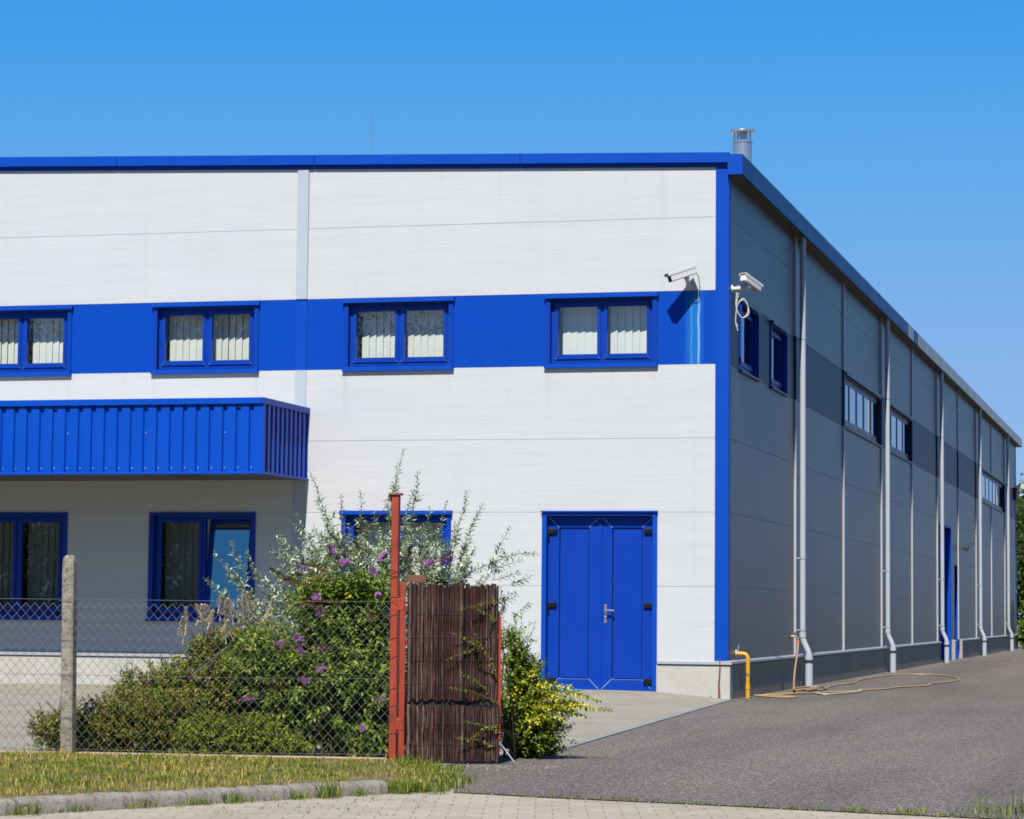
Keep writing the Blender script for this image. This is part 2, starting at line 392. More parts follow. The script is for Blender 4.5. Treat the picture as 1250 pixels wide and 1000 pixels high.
wl.new(sky.outputs[0], hs.inputs['A']); hs.inputs['B'].default_value = (.52*gain, .97*gain, 1.22*gain, 1)
# colour-grade the clear sky towards the photograph's deep polarised blue, then back to sky units
cv = wn.new('ShaderNodeRGBCurve')
for ci, pts in ((0, [(0, 0), (.08, .020), (.12, .052), (.156, .108), (.28, .245), (1, .42)]), (1, [(0, 0), (.2, .19), (.39, .33), (.485, .39), (.76, .455), (1, .50)]), (2, [(0, 0), (.4, .50), (.6, .70), (.84, .81), (.98, .83), (1, .83)])):
    c = cv.mapping.curves[ci]; c.points[0].location = pts[0]; c.points[1].location = pts[-1]
    for p in pts[1:-1]: c.points.new(*p)
cv.mapping.use_clip = False; cv.mapping.update()
wl.new(hs.outputs['Result'], cv.inputs['Color'])
sc_ = wn.new('ShaderNodeVectorMath'); sc_.operation = 'SCALE'; sc_.inputs['Scale'].default_value = 1/gout
wl.new(cv.outputs[0], sc_.inputs[0])
bg = wn['Background']; bg.inputs['Strength'].default_value = STR
wl.new(sc_.outputs[0], bg.inputs['Color'])

sl = bpy.data.lights.new('sun', 'SUN'); sl.energy = 5.0; sl.angle = RAD(.53); sl.color = (1, .955, .88)
so = bpy.data.objects.new('sun', sl); COL.objects.link(so)
so.rotation_euler = sun_dir.to_track_quat('Z', 'Y').to_euler(); so.location = (20, -60, 60)

cam = bpy.data.cameras.new('camera'); co = bpy.data.objects.new('camera', cam); COL.objects.link(co)
yaw, pit, rol = -0.2567766, 0.0772770, 0.0091046
fw = Vector((math.sin(yaw)*math.cos(pit), math.cos(yaw)*math.cos(pit), math.sin(pit)))
rt = Vector((math.cos(yaw), -math.sin(yaw), 0)); up = rt.cross(fw)
r2 = rt*math.cos(rol) + up*math.sin(rol); u2 = -rt*math.sin(rol) + up*math.cos(rol)
co.matrix_world = Matrix(((r2.x, u2.x, -fw.x, 6.05797), (r2.y, u2.y, -fw.y, -34.49592), (r2.z, u2.z, -fw.z, 1.15), (0, 0, 0, 1)))
cam.sensor_fit = 'HORIZONTAL'; cam.sensor_width = 36; cam.lens = 36 * 3177.515 / 1250; cam.clip_start = .1; cam.clip_end = 5000
S.camera = co
S.view_settings.view_transform = 'Standard'; S.view_settings.look = 'None'; S.view_settings.gamma = 1.0
S.view_settings.use_curve_mapping = False; S.view_settings.exposure = EXPO
S.cycles.filter_width = 1.75; S.cycles.max_bounces = 8; S.cycles.transparent_max_bounces = 16; S.cycles.caustics_reflective = False; S.cycles.caustics_refractive = False

# ------------------------------------------------------------------ ground
def sheet(name, poly, z, mat, kind='structure'):
    zs = z if isinstance(z, (list, tuple)) else [z]*len(poly)
    mb = MB(); mb.add([(p[0], p[1], q) for p, q in zip(poly, zs)], [tuple(range(len(poly)))])
    o = mb.build(name, mat, fix=False)
    if o.data.polygons[0].normal.z < 0: o.data.flip_normals()
    tag(o, kind=kind); return o
sheet('ground', [(-900, -700), (900, -700), (900, 1500), (-900, 1500)], -.03, M['land'])
sheet('pavement', [(-14, -60), (26, -60), (26, -15), (-14, -15)], -.008, M['pave'])
sheet('driveway', [(-.02, -.05), (.28, -5), (.70, -11.5), (.84, -13.2), (.72, -15.0), (.62, -15.9), (1.2, -17.2), (1.47, -18.42),
                   (2.2, -18.66), (3.1, -18.86), (4.3, -19.2), (5.6, -19.5), (8, -20.1), (16, -22.1), (16, 66), (-3, 66), (-3, .2), (-.02, .2)], -.001, M['asphalt'])
# paved yard, rising a hand's breadth to the threshold of the double door
ym = MB()
xs = [-30, -12, -5.5, -3.4, -2.55, -1.75, -.95, -.5, 0.]
zw = [.05, .05, .06, .09, .095, .095, .085, .05, .004]
ys = [0.3, -.06, -2.2, -5.5, -13.2, -15.3, -16.2]
def edge(y): return -.005 + .0645 * (-y) if y < 0 else -.005
for y in ys:
    k = 1 if y > -.1 else (.45 if y > -3 else 0)
    for i, x in enumerate(xs):
        xx = x if i < len(xs)-1 else edge(y)
        if y < -15 and i == len(xs)-1: xx = .70 if y > -16 else .55
        ym.v.append((xx, y, .003 + zw[i]*k))
nx = len(xs)
for j in range(len(ys)-1):
    for i in range(nx-1):
        ym.f.append((j*nx+i, (j+1)*nx+i, (j+1)*nx+i+1, j*nx+i+1)); ym.m.append(0)
yo = ym.build('paved_yard', M['yard'], fix=False)
if yo.data.polygons[0].normal.z < 0: yo.data.flip_normals()
tag(yo, kind='structure')
em = MB()
em.prism([(.0, -.06), (.09, -.06), (.93, -13.0), (.84, -13.0)], 2, -.03, .008)
eo = em.build('paving_edge_strip', M['edging'])
tag(eo, kind='structure')
# asphalt patch by the big side door
sheet('driveway_patch', [(.02, 29.8), (.9, 29.5), (1.5, 33), (1.0, 37.5), (.02, 38)], .004, M['asphalt'])

# ------------------------------------------------------------------ warehouse
B_ = empty('warehouse', (0, 0, 0), 'large white and blue metal clad warehouse with a low pitched roof and blue corner trim', 'warehouse')
XL = -26.0; RIDGE = -13.0; YB = 58.2; SL = .0292
def ztop(x):   # top of the gable cladding
    return 7.17 + SL * (-x if x > RIDGE else (x - 2*RIDGE))
FR = lambda u, d, z: (u, d, z)          # front plane: d grows into the building
SD = lambda u, d, z: (-d, u, z)         # side plane

def wall_rows(mb, u0, u1, rows, ops, d0, d1, gap=.0025, mi=0):
    for za, zb in rows:
        a, b = za + gap, zb - gap
        cuts = sorted({a, b} | {min(max(q, a), b) for o in ops for q in (o[2], o[3])})
        for z0, z1 in zip(cuts, cuts[1:]):
            if z1 - z0 < 1e-5: continue
            zm = (z0 + z1)/2
            spans = [(u0, u1)]
            for o in ops:
                if o[2] < zm < o[3]:
                    ns = []
                    for s, e in spans:
                        if o[1] <= s or o[0] >= e: ns.append((s, e)); continue
                        if o[0] > s: ns.append((s, o[0]))
                        if o[1] < e: ns.append((o[1], e))
                    spans = ns
            for s, e in spans: mb.box(s, e, d0, d1, z0, z1, mi)

# openings: (u0, u1, z0, z1)
up_win = [(-2.53, -.97), (-5.44, -3.85), (-8.31, -6.71), (-11.17, -9.57)]
lo_win = [(-5.44, -3.85), (-8.31, -6.71), (-11.17, -9.57)]
front_ops = [(a, b, 4.50, 5.46) for a, b in up_win] + [(a, b, .99, 2.50) for a, b in lo_win] + [(-2.56, -.955, 0, 2.50)]
side_win = [(.93, 2.50, 1), (3.60, 5.20, 1), (12.0, 17.55, 5), (18.75, 23.4, 4), (42.4, 52.4, 7)]
side_ops = [(a, b, 4.5, 5.46) for a, b, n in side_win] + [(29.75, 33.2, 0, 3.42), (33.95, 35.3, 0, 2.5)]

mb = MB(FR)
wall_rows(mb, XL, -.17, [(.5, 1.5), (1.5, 2.5), (2.5, 3.5), (3.5, 4.5), (5.5, 6.5)], front_ops, 0, .004)
wall_rows(mb, XL, -.17, [(.5, 4.5), (5.5, 6.5)], front_ops, .004, .16, 0)
for a, b in ((RIDGE, -.17), (XL, RIDGE)):
    mb.prism([(a, 6.5025), (b, 6.5025), (b, ztop(b) + .1), (a, ztop(a) + .1)], 1, 0, .004)
    mb.prism([(a, 6.5), (b, 6.5), (b, ztop(b) + .1), (a, ztop(a) + .1)], 1, .004, .16)
mb.build('wall', M['white_panel'], B_)
mb = MB(FR)
wall_rows(mb, XL, -.17, [(4.5, 5.5)], front_ops, .0, .004)
wall_rows(mb, XL, -.17, [(4.5, 5.5)], front_ops, .004, .16, 0)
mb.build('colour_band', M['blue_panel'], B_)

mb = MB(SD)
def side_seg(mb, rows, ops, mat_i=0):
    wall_rows(mb, .16, YB, rows, ops, 0, .012, .003, mat_i)
    wall_rows(mb, .16, YB, [(rows[0][0], rows[-1][1])], ops, .012, .16, 0, mat_i)
side_seg(mb, [(.5, 1.5), (1.5, 2.5), (2.5, 3.5), (3.5, 4.5)], side_ops)
side_seg(mb, [(5.5, 6.5), (6.5, 7.14)], side_ops)
mb.box(XL*-1, XL*-1 - .16, 0, 1, 0, 1) if False else None
mb.build('wall', M['white_panel_shaded'], B_)
mb = MB(SD)
side_seg(mb, [(4.5, 5.5)], side_ops)
mb.build('colour_band', M['blue_panel_shaded'], B_)
# rear and far walls, closing the hall
mb = MB()
mb.box(XL, -.16, YB - .16, YB, .0, 7.1); mb.box(XL, XL + .16, .16, YB - .16, 0, 7.1)
mb.build('wall', M['white_panel_shaded'], B_)
# plinths
for a, b in ((-2.56, XL), (.05, -.955)):
    mb = MB(); mb.box(a, b, -.05, .16, -.05, .455)
    mb.build('plinth', M['plinth'], B_, bevel=.012)
for a, b in ((.16, 6.25), (6.262, 12.0), (12.012, 17.9), (17.912, 23.6), (23.612, 29.75), (33.2, 33.95), (35.3, 41.1), (41.112, 46.9), (46.912, YB)):
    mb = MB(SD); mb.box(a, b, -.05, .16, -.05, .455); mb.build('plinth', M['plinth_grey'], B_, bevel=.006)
# drip flashing on the plinth
mb = MB()
for a, b in ((XL, -2.575), (-.94, .075)):
    mb.add([(a, 0.01, .515), (b, .01, .515), (b, -.07, .497), (a, -.07, .497), (a, .01, .50), (b, .01, .50), (b, -.062, .482), (a, -.062, .482),
            (a, -.07, .462), (b, -.07, .462), (b, -.064, .462), (a, -.064, .462)],
           [(0, 1, 2, 3), (4, 7, 6, 5), (3, 2, 9, 8), (7, 11, 10, 6), (8, 9, 10, 11), (0, 3, 7, 4), (1, 5, 6, 2), (3, 8, 11, 7), (2, 6, 10, 9), (0, 4, 5, 1)])
mb.build('drip_flashing', M['zinc'], B_)
mb = MB()
for a, b in ((-.06, 29.75), (33.2, 33.95), (35.3, YB)):
    mb.add([(-.01, a, .515), (-.01, b, .515), (.07, b, .499), (.07, a, .499), (.07, a, .468), (.07, b, .468), (.06, a, .468), (.06, b, .468), (-.01, a, .495), (-.01, b, .495)],
           [(0, 1, 2, 3), (3, 2, 5, 4), (4, 5, 7, 6), (6, 7, 9, 8), (0, 3, 4, 6, 8), (1, 9, 7, 5, 2)])
mb.build('drip_flashing', M['zinc'], B_)
# white foot trims beside the side doors
for y in (33.21, 35.31):
    mb = MB(); mb.box(.0, .085, y, y + .12, 0, .52); mb.build('door_foot_trim', M['zinc'], B_)

# corner trim and cover strips
mb = MB(); mb.prism([(-.17, -.012), (.012, -.012), (.012, .16), (0, .16), (0, .0), (-.17, 0)], 2, .516, 7.2)
mb.build('corner_trim', M['blue'], B_)
mb = MB()
for za, zb in ((.516, 4.498), (5.503, 7.335)): mb.box(-6.155, -5.99, -.014 if zb < 7 else -.03, -.001, za, zb, 0)
mb.box(-6.155, -5.99, -.014, -.001, 4.498, 5.503, 1)
mb.build('cover_strip', [M['grey_strip'], M['blue']], B_)
bays = [6.05 + 5.8*k for k in range(9)]
for k, y in enumerate(bays):
    mb = MB()
    for za, zb, mi in ((.516, 4.498, 0), (4.498, 5.503, 1), (5.503, 7.10, 0)):
        inwin = any(a - .05 < y < b + .05 for a, b, n in side_win)
        if mi == 1 and inwin: continue
        mb.box(-.001, .032, y - .05, y + .05, za, zb, mi)
    mb.build('cover_strip', [M['light_strip'], M['blue_panel_shaded']], B_)

mb = MB(); mb.box(-.001, .014, YB - .22, YB + .002, .5, 7.08); mb.build('corner_trim', M['fascia'], B_)
# gable verge trim (front), roof, eaves gutter (side)
mb = MB()
cutx = [.02, -2.9, -5.9, -8.9, -11.9, RIDGE, -16, -19, -22, -25, XL - .1]
for b, a in zip(cutx, cutx[1:]):
    za, zb = ztop(a), ztop(b); g = .0025
    mb.prism([(a + g, za + .055), (b - g, zb + .055), (b - g, zb + .20), (a + g, za + .20)], 1, -.075, .10)
    mb.prism([(a, za), (b, zb), (b, zb + .055), (a, za + .055)], 1, -.018, -.001)
mb.build('verge_trim', M['blue'], B_, bevel=.006)
mb = MB()
for a, b in ((RIDGE, .05), (XL - .1, RIDGE)):
    mb.prism([(a, ztop(a) + .08), (b, ztop(b) + .08), (b, ztop(b) + .17), (a, ztop(a) + .17)], 1, .10, YB + .2)
mb.build('roof', M['roof'], B_)
# eaves box with a fascia of one metre sheets
EY0, EY1 = -.09, YB + .3
mb = MB()
y = EY0 + .012; segs = [6.05]
while y < EY1 - .01:
    e = 6.05 if y < 5 else min(y + 1.0, EY1)
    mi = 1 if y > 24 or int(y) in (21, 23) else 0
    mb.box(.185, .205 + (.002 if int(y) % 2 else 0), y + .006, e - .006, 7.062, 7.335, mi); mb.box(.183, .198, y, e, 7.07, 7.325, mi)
    y = e
mb.add([(.006, EY0, 7.285), (.205, EY0, 7.335), (.205, EY1, 7.335), (.006, EY1, 7.285)], [(0, 1, 2, 3)])
eav = mb.build('eaves_fascia', [M['fascia'], M['fascia_reflection']], B_)
mb = MB(); y = EY0 + .02
while y < EY1 - .01:
    e = min(y + 1.0, EY1); mb.box(.0, .183, y + .006, e - .006, 7.075, 7.09); y = e
mb.box(.0, .183, EY0 + .02, EY1, 7.092, 7.10)
mb.build('soffit', M['soffit'], eav)
mb = MB(); mb.box(.006, .207, EY1, EY1 + .012, 7.06, 7.335); mb.build('end_cap', M['red'], eav)
mb = MB(); mb.box(.006, .207, EY0, EY0 + .012, 7.06, 7.335); mb.build('end_cap', M['blue'], eav)

# ---- windows
def make_window(plane, a, b, z0, z1, lights=2, hood=True, mul=.13, dark=False, blind=True, tilt=None, side=False, glass=None, depth=.10):
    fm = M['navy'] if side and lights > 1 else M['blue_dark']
    mb = MB(plane); t = .035 if side else .065
    pr = .022 if side and lights > 1 else .045
    if side and lights > 1: depth = .07
    # flat trim round the opening
    mb.box(a, a + t, -.022, .05, z0, z1); mb.box(b - t, b, -.022, .05, z0, z1)
    mb.box(a + t, b - t, -.022, .05, z1 - .045, z1)
    # fixed frame
    f0 = .06
    A, Bb, Z0, Z1 = a + t, b - t, z0 + .05, z1 - .045
    mb.box(A, A + .05, depth - .03, depth + .05, Z0, Z1); mb.box(Bb - .05, Bb, depth - .03, depth + .05, Z0, Z1)
    mb.box(A + .05, Bb - .05, depth - .03, depth + .05, Z1 - .05, Z1); mb.box(A + .05, Bb - .05, depth - .03, depth + .05, Z0, Z0 + .05)
    # sashes
    n = lights; ia, ib = A + .05, Bb - .05
    w = (ib - ia - (n - 1)*.05) / n
    panes = []
    sw = .045
    for k in range(n):
        s0 = ia + k*(w + .05); s1 = s0 + w
        if k < n - 1: mb.box(s1, s1 + .05, depth - min(.025, pr), depth + .045, Z0 + .05, Z1 - .05)
        panes.append((s0, s1))
    if tilt is None or True:
        for k, (s0, s1) in enumerate(panes):
            if tilt == k: continue
            q0, q1 = Z0 + .05, Z1 - .05
            mb.box(s0, s0 + sw, depth - pr, depth + .02, q0, q1); mb.box(s1 - sw, s1, depth - pr, depth + .02, q0, q1)
            mb.box(s0 + sw, s1 - sw, depth - pr, depth + .02, q1 - sw, q1); mb.box(s0 + sw, s1 - sw, depth - pr, depth + .02, q0, q0 + sw + .02)
            # weld seams on the lower mitres
            if not side:
                for sx, dr in ((s0, 1), (s1, -1)):
                    mb.add([(sx + dr*.002, depth - .0465, q0 + .002), (sx + dr*.010, depth - .0465, q0 + .002), (sx + dr*(sw), depth - .0465, q0 + sw + .018), (sx + dr*(sw), depth - .0465, q0 + sw + .010)], [(0, 1, 2, 3)], 1)
    win = mb.build('window', [fm, M['weld']], B_, bevel=0)
    # sill
    mb = MB(plane)
    mb.box(a - .015, b + .015, -.048, .0, z0 - .030, z0 - .003); mb.box(a + t, b - t, 0, depth - .03, z0 - .02, z0 + .012)
    if not side: mb.box(a, b, -.036, -.001, z0 - .003, z0 + .035)
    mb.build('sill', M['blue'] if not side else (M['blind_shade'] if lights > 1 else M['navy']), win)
    if hood:
        mb = MB(plane); mb.box(a - .02, b + .02, -.06, .0, z1 - .006, z1 + .022); mb.box(a - .02, b + .02, -.06, -.054, z1 - .03, z1 - .006)
        mb.build('hood', M['navy'] if side else M['blue'], win)
    for k, (s0, s1) in enumerate(panes):
        q0, q1 = Z0 + .05 + sw + .02, Z1 - .05 - sw
        if tilt == k:   # bottom-hung sash tipped inwards at the top
            ang = RAD(8.0); ca, sa = math.cos(ang), math.sin(ang)
            zb = Z0 + .05
            def tp(u, d, z, zb=zb, ca=ca, sa=sa):
                h = z - zb; return plane(u, depth + .0 + h*sa + (d - depth)*ca, zb + h*ca - (d - depth)*sa)
            mt = MB(tp); Q0, Q1 = zb, Z1 - .05
            mt.box(s0, s0 + .055, depth - .04, depth + .02, Q0, Q1); mt.box(s1 - .055, s1, depth - .04, depth + .02, Q0, Q1)
            mt.box(s0 + .055, s1 - .055, depth - .04, depth + .02, Q1 - .055, Q1); mt.box(s0 + .055, s1 - .055, depth - .04, depth + .02, Q0, Q0 + .07)
            mt.build('sash', fm, win)
            mg = MB(tp); mg.box(s0 + .05, s1 - .05, depth - .008, depth - .004, Q0 + .06, Q1 - .05)
            mg.build('pane', M['glass_coat'], win)
        else:
            mg = MB(plane); mg.box(s0 + sw - .005, s1 - sw + .005, depth - .012, depth - .006, q0 - .005, q1 + .005)
            mg.build('pane', glass or M['glass'], win)
        if blind and tilt != k:
            ms = MB(plane); rnd = random.Random(int(a*100) + k)
            u = s0 + rnd.choice((.02, .04, .06)) if not k else s0 + rnd.choice((.01, .04)); pitch = .104; lean = rnd.uniform(6, 16)
            off = .27
            while u < s1 - .01:
                ang = RAD(lean + rnd.uniform(-4, 6)); hw = .0545
                du, dd = hw*math.cos(ang), hw*math.sin(ang)
                uc = u + hw; 
                zt, zl = z1 + .02, z0 + .06
                ms.add([(uc - du, off + dd, zl), (uc + du, off - dd, zl), (uc + du, off - dd, zt), (uc - du, off + dd, zt)], [(0, 1, 2, 3)])
                u += pitch
            ms.build('blind', M['blind'], win, fix=False)
    # room recess behind
    mr = MB(plane); e = .12
    x0, x1, y0, y1, w0, w1 = a - .25, b + .25, .17, 1.4, z0 - .3, z1 + .2
    mr.add([(x0, y0, w0), (x1, y0, w0), (x1, y1, w0), (x0, y1, w0), (x0, y0, w1), (x1, y0, w1), (x1, y1, w1), (x0, y1, w1)],
           [(0, 1, 2, 3), (4, 7, 6, 5), (1, 5, 6, 2), (2, 6, 7, 3), (3, 7, 4, 0)])
    mr.build('room', M['room'], win, fix=False)
    return win

for a, b in up_win: make_window(FR, a, b, 4.50, 5.46)
make_window(FR, -5.44, -3.85, .99, 2.50, hood=True)
make_window(FR, -8.31, -6.71, .99, 2.50, hood=False, tilt=1, glass=M['glass_dark'])
make_window(FR, -11.17, -9.57, .99, 2.50, hood=False, glass=M['glass_dark'])
for a, b, n in side_win: make_window(SD, a, b, 4.5, 5.46, lights=n, side=True, blind=n > 1, glass=M['glass_side'] if n > 1 else M['glass_dark'])

# ---- blue double door
mb = MB()
da, db, dz0, dz1 = -2.56, -.955, .095, 2.50
mb.box(da, da + .065, -.02, .16, dz0 - .02, dz1 - .05); mb.box(db - .065, db, -.02, .16, dz0 - .02, dz1 - .05); mb.box(da, db, -.02, .16, dz1 - .05, dz1 + .005)
door = mb.build('door', M['blue'], B_, bevel=.004)
mb = MB(); mb.box(da - .01, db + .01, -.05, -.02, dz1 + .0, dz1 + .018); mb.build('hood', M['blue'], door)
mid = (da + db)/2
for sgn, (a, b) in ((-1, (da + .068, mid - .006)), (1, (mid + .006, db - .068))):
    mb = MB(); f, st = .085, .155
    z0, z1 = dz0, dz1 - .055
    mb.box(a, a + st, f, f + .06, z0, z1); mb.box(b - st, b, f, f + .06, z0, z1)
    mb.box(a + st, b - st, f, f + .06, z1 - .15, z1); mb.box(a + st, b - st, f, f + .06, z0, z0 + .15)
    mb.box(a + st + .012, b - st - .012, f + .018, f + .05, z0 + .162, z1 - .162)
    for (ox, dx) in ((a, 1), (b, -1)):
        for (oz, dzz) in ((z0, 1), (z1, -1)):
            w_ = .007
            mb.add([(ox + dx*.004, f - .0015, oz + dzz*(.004 + w_)), (ox + dx*(.004 + w_), f - .0015, oz + dzz*.004), (ox + dx*(st + .0), f - .0015, oz + dzz*(.15 - w_)), (ox + dx*(st - w_), f - .0015, oz + dzz*.15)], [(0, 1, 2, 3)], 1)
    mb.box(a + st, b - st, f - .002, f, z0 + .143, z0 + .148, 1)
    mb.build('door_leaf', [M['blue_door'], M['weld']], door)
    hx = a + .06 if sgn < 0 else b - .06
    for hz in (2.24, 1.24, .22):
        mh = MB()
        hd = 1 if sgn < 0 else -1
        mh.box(hx - .05, hx + .07 if sgn < 0 else hx + .05, f - .035, f, hz - .03, hz + .035) if sgn < 0 else mh.box(hx - .07, hx + .05, f - .035, f, hz - .03, hz + .035)
        ex = hx - .055*hd
        mh.tube([(ex, f - .02, hz - .12), (ex, f - .02, hz + .045)], .016, 8)
        mh.build('hinge', M['black'], door, bevel=.006)
mh = MB(); hx = mid + .075
mh.box(hx - .017, hx + .017, .073, .085, 1.00, 1.25); mh.tube([(hx, .085, 1.17), (hx, .03, 1.17), (hx + .02, .022, 1.17), (hx + .13, .022, 1.17)], .012, 8)
mh.tube([(hx, .085, 1.08), (hx, .055, 1.08)], .014, 8)
mh.build('handle', M['steel'], door, bevel=.002)
mb = MB(); mb.box(mid - .02, mid + .02, .072, .1, dz0, dz1 - .055); mb.build('astragal', M['blue_door'], door, bevel=.004)
mb = MB(); mb.box(da, db, -.0, .3, .0, dz0 - .004); mb.build('threshold', M['edging'], door)
mb = MB(); mb.box(da - .1, db + .1, .165, .18, 0, 2.6); mb.build('back_panel', M['room'], door)
mb = MB(); mb.box(-2.50, -1.95, -.42, -.06, .088, .108); mat = mb.build('door_mat', M['teal'], bevel=.005)
tag(mat, 'small flat teal mat lying at the foot of the blue double door', 'mat')

# ---- side doors (set back in the wall, only their far jambs show)
mb = MB(SD)
mb.box(33.05, 33.2, .0, .34, 0, 3.42); mb.box(29.75, 29.9, .0, .34, 0, 3.42); mb.box(29.9, 33.05, -.0, .34, 3.36, 3.42)
mb.box(29.9, 33.05, .24, .30, .02, 3.36)
for z in (.7, 1.38, 2.06, 2.74): mb.box(29.9, 33.05, .235, .24, z, z + .02, 1)
gd = mb.build('goods_door', [M['blue'], M['blue_dark']], B_)
mb = MB(SD)
mb.box(35.2, 35.3, .0, .16, 0, 2.5); mb.box(33.95, 34.05, .0, .16, 0, 2.5); mb.box(34.05, 35.2, .0, .16, 2.44, 2.5); mb.box(34.05, 35.2, .11, .15, .02, 2.44)
mb.build('side_door', M['blue'], B_)

# ---- canopy with ribbed blue cladding
CX, CY, CZ0, CZ1 = -5.93, -1.86, 2.955, 3.965
def ribbed(length, pitch=.19, groove=.06, deep=.032):
    pts = []; u = .03
    pts.append((0, 0))
    while u + pitch < length:
        pts += [(u + pitch - groove - .012, 0), (u + pitch - groove, deep), (u + pitch - .012, deep), (u + pitch, 0)]
        u += pitch
    pts.append((length, 0)); return pts
cb = MB()
prof = ribbed(-XL + CX, .19)
n0 = len(prof)
vs = [(CX - u, CY + .02 + d, CZ0 + .01) for u, d in prof] + [(CX - u, CY + .02 + d, CZ1 - .06) for u, d in prof]
cb.add(vs, [(i, i+1, n0+i+1, n0+i) for i in range(n0-1)])
prof2 = ribbed(-CY - .02, .178, .085, .034); n1 = len(prof2)
vs = [(CX - .02 - d, CY + .02 + u, CZ0 + .01) for u, d in prof2] + [(CX - .02 - d, CY + .02 + u, CZ1 - .06) for u, d in prof2]
cb.add(vs, [(i, i+1, n1+i+1, n1+i) for i in range(n1-1)])
# backing so the cladding is not a single skin
cb.box(XL, CX - .06, CY + .06, CY + .10, CZ0 + .012, CZ1 - .07); cb.box(CX - .10, CX - .06, CY + .10, -.001, CZ0 + .012, CZ1 - .07)
# screws
u = .03; k = 0
while u + .19 < 9:
    x = CX - (u + .19 - .036)
    for z in ([CZ0 + .075] + ([CZ0 + .55] if k % 6 == 2 else []) + ([CZ1 - .12] if k % 7 == 1 else [])):
        yy = CY + .02 + .032
        cb.box(x - .008, x + .008, yy - .008, yy + .002, z - .009, z + .009, 1)
    u += .19; k += 1
can = cb.build('canopy', [M['blue_clad'], M['weld']], B_, fix=False)
mb = MB()
mb.box(XL, CX, CY - .012, CY + .05, CZ1 - .085, CZ1); mb.box(CX - .05, CX + .004, CY + .051, -.001, CZ1 - .085, CZ1 - .0)
mb.build('top_flashing', M['blue_clad'], can, bevel=.006)
mb = MB()
mb.box(XL, CX, CY - .004, CY + .055, CZ0 - .012, CZ0 + .018); mb.box(CX - .055, CX - .002, CY + .056, -.001, CZ0 - .012, CZ0 + .018)
mb.box(CX - .012, CX - .001, CY + .001, CY + .03, CZ0 + .018, CZ1 - .086)
mb.build('bottom_flashing', M['blue_clad'], can, bevel=.003)
mb = MB(); mb.box(XL, CX - .06, CY + .06, -.001, CZ0 + .0, CZ0 + .012); mb.build('soffit', M['soffit'], can)
mb = MB(); mb.box(XL, CX - .03, CY + .05, -.001, CZ1 - .05, CZ1 - .02); mb.build('canopy_roof', M['roof'], can)

# ---- downpipes
def downpipe(y):
    x0, x1 = .125, .225
    mb = MB(); mb.tube([(x0, y, 7.08), (x0, y, .76)], .046, 16)
    dp = mb.build('downpipe', M['pipe'], B_, smooth=True)
    mb = MB(); pts = []
    for i in range(13):
        t = i/12; s = t*t*(3 - 2*t)
        pts.append((x0 + (x1 - x0)*s, y, .80 - .32*t))
    mb.tube(pts, .048, 16); mb.tube([(x0, y, .78), (x0, y, .86)], .055, 16); mb.tube([(x1, y, .46), (x1, y, .52)], .057, 16)
    mb.build('elbow', M['pipe'], dp, smooth=True)
    mb = MB(); mb.tube([(x1, y, -.02), (x1, y, .40)], .060, 16); mb.tube([(x1, y, .43), (x1, y, .48)], .064, 16)
    mb.build('standpipe', M['pipe'], dp, smooth=True)
    mb = MB(); mb.tube([(x1, y, .395), (x1, y, .435)], .070, 16); mb.build('rubber_collar', M['rubber'], dp, smooth=True)
    for z in (.88, 2.0, 5.45):
        mb = MB(); mb.tube([(x0, y, z), (x0, y, z + .035)], .052, 16); mb.box(.012, x0 - .04, y - .01, y + .01, z + .008, z + .028)
        mb.build('clamp', M['zinc'], dp)
for y in (6.08, 17.75, 29.35, 41.0, 52.5): downpipe(y)

# flue on the roof
fx, fy = -.235, 2.5
zr = ztop(fx) + .15
mb = MB(); mb.lathe([(.138, 0), (.138, .62), (.148, .625), (.148, .655), (.115, .66), (.115, .64)], (fx, fy, zr), 28)
fl = mb.build('flue', M['steel'], B_, smooth=True)
mb = MB()
mb.lathe([(.185, 0), (.190, .012), (.185, .03), (.06, .06), (.01, .065)], (fx, fy, zr + .775), 28)
for k in range(6):
    a = k*math.pi/3 + .3; mb.tube([(fx + .115*math.cos(a), fy + .115*math.sin(a), zr + .62), (fx + .115*math.cos(a), fy + .115*math.sin(a), zr + .78)], .012, 6)
mb.lathe([(.05, 0), (.05, .15)], (fx, fy, zr + .63), 12)
mb.build('cowl', M['steel'], fl, smooth=True)
mb = MB(); mb.tube([(-7.0, 6, 7.4), (-7.0, 6, 9.3)], .0035, 6); mb.build('lightning_rod', M['galv'], B_)
mb = MB(); mb.tube([(-.09, -.06, -.02), (-.10, -.062, .2), (-.085, -.064, .40), (-.085, -.075, .56)], [.020, .014, .010, .006], 6)
mb.build('earth_rod', M['rust'], B_)

